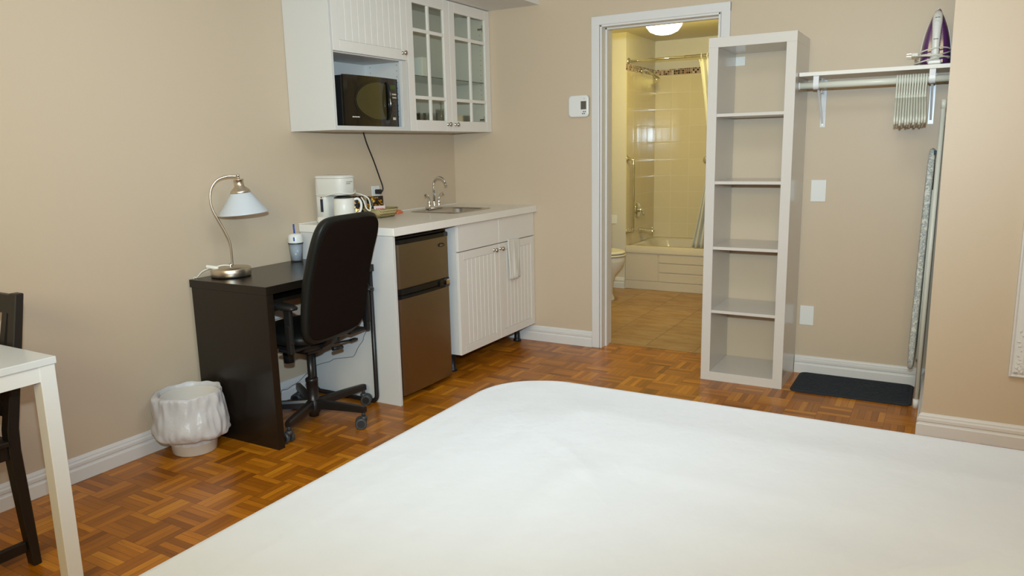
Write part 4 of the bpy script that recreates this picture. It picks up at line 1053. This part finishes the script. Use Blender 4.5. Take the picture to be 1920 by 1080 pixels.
def ironing_board():
    t = thing('ironing_board', 'folded ironing board with a speckled grey cover leaning in the closet', 'ironing board', (2.96, -.25, 0))
    # slab seen edge on; z from .16 to 1.255, tilts from x=2.925 to 2.955
    def wp(a, b_, c):   # a across y, b_ along z, c thickness
        v = (b_+.545)/1.09; taper = 1-.62*max(0, (v-.6)/.4)**2
        return Vector((2.9245+.022*v+c, -.215+a*taper, .175+1.09*v))
    pillow(squircle(.165, 1.09/2, 9), .034, 72, ex=6, warp=wp).build('board', M['cover'], t)
    for (xa, ya, za, xb, yb, zb, r) in ((2.962, -.383, .012, 2.979, -.360, 1.475, .0105), (2.962, -.06, .012, 2.979, -.09, 1.40, .0105)):
        b = MB(); b.cyl((xa, ya, za), (xb, yb, zb), r, n=18); lg = b.build('leg', M['hanger'], t)
        b = MB(); b.cyl((xa, ya, 0), (xa, ya, .045), r+.0025, n=18); b.build('foot', M['white'], lg)
        b = MB(); b.cyl((xb, yb, zb-.03), (xb, yb, zb+.012), r+.001, n=18); b.build('end_cap', M['hanger'], lg)
    b = MB(); b.cyl((2.954, -.345, .24), (2.967, -.335, 1.07), .0085, n=14); b.build('brace', M['hanger'], t)
    b = MB(); b.cyl((2.956, -.12, .24), (2.967, -.14, 1.0), .0085, n=14); b.build('brace', M['hanger'], t)
    b = MB(); b.cyl((2.962, -.383, .05), (2.962, -.06, .05), .008, n=12); b.build('crossbar', M['hanger'], t)
    b = MB(); b.cyl((2.955, -.35, 1.245), (2.985, -.352, 1.245), .010, n=12); b.build('latch', mat('blue_green_latch', (.03, .09, .13), .4), t)
ironing_board()

def door_mat():
    x0, x1, y0, y1 = 2.365, 2.944, -.385, -.028; b = MB()
    L_ = [[Vector((p.x+.0*p.y, p.y, z)) for p in rr((x0+x1)/2, (y0+y1)/2, (x1-x0)/2-d, (y1-y0)/2-d, .035, 0, 6)] for d, z in ((0, .001), (0, .008), (.003, .011), (.008, .012))]
    b.rings(L_, (True, True), 0, False)
    for k in range(13): yy = y0+.03+k*(y1-y0-.06)/12; b.box(x0+.02, x1-.02, yy-.008, yy+.008, .0115, .0145, .002)
    tag(b.build('door_mat', M['mat'], loc=((x0+x1)/2, (y0+y1)/2, 0)), 'dark charcoal rectangular mat on the parquet by the closet baseboard', 'mat')
door_mat()

def mirror():
    x0, x1, z0, z1 = 3.302, 4.05, .315, 1.75; y = PY; fw_ = .085
    t = thing('wall_mirror', 'white ornate framed mirror hanging on the beige wall right of the closet', 'mirror', ((x0+x1)/2, y, (z0+z1)/2))
    cx, cz = (x0+x1)/2, (z0+z1)/2
    def lp(d, yy): return [Vector((cx+sx*((x1-x0)/2-d), y-yy, cz+sz*((z1-z0)/2-d))) for sx, sz in ((-1, -1), (1, -1), (1, 1), (-1, 1))]
    b = MB(); b.rings([lp(0, .001), lp(0, .022), lp(.006, .026), lp(.012, .020), lp(.018, .024), lp(.045, .030), lp(.066, .024), lp(.072, .028), lp(.08, .026), lp(.086, .012), lp(.086, .001)], (False, False), 0, False)
    fr = b.build('frame', M['trim'], t)
    b = MB()   # carved leaf scrolls in the corners
    for sx in (-1, 1):
        for sz in (-1, 1):
            for k in range(26):
                q = k/26; a = q*9; ox = .022+.048*((k*37) % 26)/26; oz = .022+.20*q**1.3
                for (u, v) in ((ox, oz), (oz, ox)):
                    p = Vector((cx+sx*((x1-x0)/2-u), y-.027, cz+sz*((z1-z0)/2-v))); xf = Matrix.Translation(p) @ Matrix.Rotation(a, 4, 'Y')
                    b.lathe((0, 0, 0), [(0, -.004), (.006, 0), (0, .004)], 8, sx=1.6, sy=.9, xf=xf)
    b.build('carving', M['trim'], fr)
    MB().box(x0+.084, x1-.084, y-.012, y-.004, z0+.084, z1-.084).build('mirror_glass', M['mirror'], t)
mirror()

# ------------------------------------------------------------------ bathroom
def toilet():
    yc = 1.47; t = thing('toilet', 'white toilet with closed lid at the left of the bathroom', 'toilet', (.35, yc, 0))
    def ov(cx, hx, hy, z, n=40): return [Vector((cx+hx*math.cos(2*PI*k/n)*(1 if math.cos(2*PI*k/n) > 0 else .8), yc+hy*math.sin(2*PI*k/n), z)) for k in range(n)]
    b = MB(); b.rings([ov(.40, .205, .115, .0), ov(.40, .205, .115, .02), ov(.40, .185, .10, .06), ov(.41, .185, .105, .17), ov(.42, .20, .12, .23), ov(.43, .24, .165, .29), ov(.43, .262, .185, .345), ov(.43, .262, .185, .375), ov(.43, .255, .178, .383)], (True, True)); b.build('bowl', M['porcelain'], t)
    b = MB(); b.rings([ov(.435, .258, .184, .388), ov(.435, .264, .190, .390), ov(.435, .264, .190, .402), ov(.435, .258, .184, .406)], (True, True)); b.build('seat', M['porcelain'], t)
    b = MB(); b.rings([ov(.435, .256, .184, .411), ov(.435, .262, .190, .413), ov(.435, .262, .190, .424), ov(.435, .245, .172, .432)], (True, True)); b.build('lid', M['porcelain'], t)
    MB().box(-.098, .10, yc-.21, yc+.21, .37, .72, .02, seg=3).box(-.06, .3, yc-.09, yc+.09, .2, .37, .02).build('tank', M['porcelain'], t)
    MB().box(-.0985, .108, yc-.218, yc+.218, .7205, .752, .01, seg=3).build('tank_lid', M['porcelain'], t)
    b = MB(); b.cyl((.10, yc-.15, .66), (.115, yc-.15, .66), .012, n=12); b.box(.112, .122, yc-.16, yc-.08, .652, .668, .004); b.build('flush_lever', M['chrome'], t)
toilet()
def bathtub():
    x0, x1, y0, y1 = TLX+.001, TRX-.001, TFY, TBY-.001; z1 = .40
    t = thing('bathtub', 'white bathtub with a panelled apron along the far bathroom wall', 'bathtub', ((x0+x1)/2, (y0+y1)/2, 0))
    cx, cy, hx, hy = (x0+x1)/2, (y0+y1)/2, (x1-x0)/2, (y1-y0)/2
    b = MB(); L_ = [rr(cx, cy, hx, hy, .004, z1-.062), rr(cx, cy, hx, hy, .008, z1-.006), rr(cx, cy, hx-.006, hy-.006, .01, z1), rr(cx, cy+.01, hx-.085, hy-.085, .10, z1-.002), rr(cx, cy+.01, hx-.10, hy-.10, .11, z1-.02), rr(cx+.02, cy+.01, hx-.14, hy-.13, .12, .20), rr(cx+.04, cy+.01, hx-.21, hy-.18, .12, .10), rr(cx+.04, cy+.01, hx-.28, hy-.24, .1, .085)]
    b.rings(L_, (False, True)); b.build('basin', M['tub'], t)
    b = MB(); yb = y0+.012
    b.box(x0, x1, yb, yb+.02, 0, z1-.055).box(x0, x1, y0+.004, yb+.001, 0, .075, .003)
    b.box(x0, .785, y0+.006, yb+.001, .080, z1-.064, .003)
    for k in range(3): b.box(.795, x1, y0+.005, yb+.001, .080+k*.0865, .080+k*.0865+.080, .005)
    b.build('apron', M['tub'], t)
    b = MB(); b.lathe((0, 0, 0), [(0, .006), (.02, .006), (.028, .003), (.03, 0)], 20, xf=Matrix.Translation((x0+.118, 2.43, .30)) @ Matrix.Rotation(math.radians(82), 4, 'Y')); b.build('overflow', M['chrome'], t)
bathtub()
X0 = TLX+.0085
def flange(b, c, ax, r=.034, d=.010):
    R_ = {'x': Matrix.Rotation(PI/2, 4, 'Y'), '-y': Matrix.Rotation(PI/2, 4, 'X')}[ax]
    b.lathe((0, 0, 0), [(0, 0), (r, 0), (r, d*.4), (r*.8, d), (0, d)], 28, xf=Matrix.Translation(c) @ R_)
t = thing('grab_bar', 'vertical chrome grab bar on the left wall of the tub', 'grab bar', (X0, 2.08, .85))
b = MB(); b.tube([(X0+.004, 2.08, 1.185), (X0+.03, 2.08, 1.188), (X0+.052, 2.08, 1.17), (X0+.057, 2.08, 1.13), (X0+.057, 2.08, .58), (X0+.052, 2.08, .54), (X0+.03, 2.08, .525), (X0+.004, 2.08, .528)], .0125, 16, 5); b.build('rail', M['chrome'], t)
for z in (1.186, .526): b = MB(); flange(b, (X0, 2.08, z), 'x', .036); b.build('flange', M['chrome'], t)
t = thing('grab_bar', 'horizontal chrome grab bar on the far tiled wall of the tub', 'grab bar', (1.3, TBY-.01, 1.156))
YB_ = TBY-.0085
b = MB(); b.tube([(1.005, YB_-.004, 1.156), (1.007, YB_-.035, 1.156), (1.03, YB_-.056, 1.156), (1.07, YB_-.058, 1.156), (1.55, YB_-.058, 1.156), (1.59, YB_-.056, 1.156), (1.607, YB_-.035, 1.156), (1.61, YB_-.004, 1.156)], .0125, 16, 5); b.build('rail', M['chrome'], t)
for x in (1.005, 1.61): b = MB(); flange(b, (x, YB_, 1.156), '-y', .038); b.build('flange', M['chrome'], t)
t = thing('shower_valve', 'round chrome shower valve above the tub spout', 'valve', (X0, 2.34, .705))
b = MB(); flange(b, (X0, 2.34, .705), 'x', .075, .016); b.build('escutcheon', M['chrome'], t)
b = MB(); b.cyl((X0+.015, 2.34, .705), (X0+.05, 2.34, .705), .022, .018, n=20); b.tube([(X0+.045, 2.34, .705), (X0+.055, 2.345, .68), (X0+.06, 2.35, .655)], .008, 10, 3); b.build('handle', M['chrome'], t)
t = thing('tub_spout', 'chrome tub spout low on the left tiled wall', 'spout', (X0, 2.40, .505))
b = MB(); b.loft([((X0, 2.40, .508), .03), ((X0+.012, 2.40, .508), .026), ((X0+.02, 2.40, .508), .024), ((X0+.11, 2.40, .500), .023), ((X0+.135, 2.40, .492), .026), ((X0+.145, 2.40, .488), .022)], 24); b.build('body', M['chrome'], t)
b = MB(); b.cyl((X0+.125, 2.40, .51), (X0+.125, 2.40, .545), .005, n=10); b.build('diverter', M['chrome'], t)
t = thing('showerhead', 'chrome shower head on a bent arm high on the tiled wall', 'shower head', (X0, 2.43, 1.985))
b = MB(); flange(b, (X0+.001, 2.43, 1.985), 'x', .028); b.tube([(X0, 2.43, 1.985), (X0+.04, 2.43, 1.992), (X0+.075, 2.43, 1.975), (X0+.11, 2.43, 1.945)], .009, 14, 5); b.build('arm', M['chrome'], t)
b = MB(); p = Vector((X0+.11, 2.43, 1.945)); d = Vector((.55, 0, -.83)).normalized(); b.loft([(p-d*.004, .012), (p+d*.012, .016), (p+d*.03, .026), (p+d*.055, .036), (p+d*.066, .037), (p+d*.068, .030)], 24); b.build('head', M['chrome'], t)
t = thing('shower_rod', 'chrome shower curtain rod across the tub', 'rod', (1.23, 2.10, 2.045))
b = MB(); b.cyl((TLX+.001, 2.10, 2.045), (1.00, 2.10, 2.045), .010, n=18); b.cyl((.99, 2.10, 2.045), (TRX-.001, 2.10, 2.045), .0125, n=18); b.build('pole', M['chrome'], t)
b = MB(); flange(b, (TLX+.0005, 2.10, 2.045), 'x', .032, .014); b.build('flange', M['chrome'], t)
def curtain():
    t = thing('shower_curtain', 'cream shower curtain bunched on the rod behind the bookcase', 'curtain', (1.35, 2.10, 2.02))
    b = MB(); rows = []
    for j in range(41):
        q = j/40; z = 2.015-q*1.608
        if q < .5: xl = 1.115+.10*(q/.5)**.8
        else: xl = 1.215-.125*((q-.5)/.5)**1.3
        xr = 1.62-.02*q; row = []
        for i in range(121):
            u = i/120; xx = xl+(xr-xl)*u; amp = .026+.012*math.sin(q*3)
            row.append(Vector((xx, 2.085+amp*math.sin(u*2*PI*11+.6*math.sin(q*4))-.02*(q > .93)*0, z)))
        rows.append(row)
    V = [[b.b.verts.new(p) for p in r] for r in rows]
    for A, B in zip(V, V[1:]):
        for k in range(120): b.b.faces.new([A[k], A[k+1], B[k+1], B[k]]).smooth = True
    o = b.build('cloth', M['curtain'], t); md = o.modifiers.new('sol', 'SOLIDIFY'); md.thickness = .002
    for k in range(10):
        x = 1.135+k*.05; b = MB(); b.tube([(x, 2.10+.019*math.cos(a), 2.041+.021*math.sin(a)) for a in [2*PI*i/16 for i in range(17)]], .0028, 8); b.build('ring', M['white'], t)
curtain()
def bath_light():
    c = (1.07, 1.30, BZ); t = thing('ceiling_light', 'glowing white dome ceiling light in the bathroom', 'ceiling light', c)
    b = MB(); b.lathe(c, [(0, -.001), (.15, -.001), (.15, -.03), (.14, -.03)], 40); b.build('fixture_base', M['white'], t)
    g = mat('lit_dome', (.9, .9, .85), .4, emis=(1, .93, .78), estr=9)
    b = MB(); b.lathe(c, [(.146, -.031), (.145, -.06), (.132, -.10), (.105, -.135), (.06, -.155), (0, -.162)], 48); b.build('glass_dome', g, t)
bath_light()
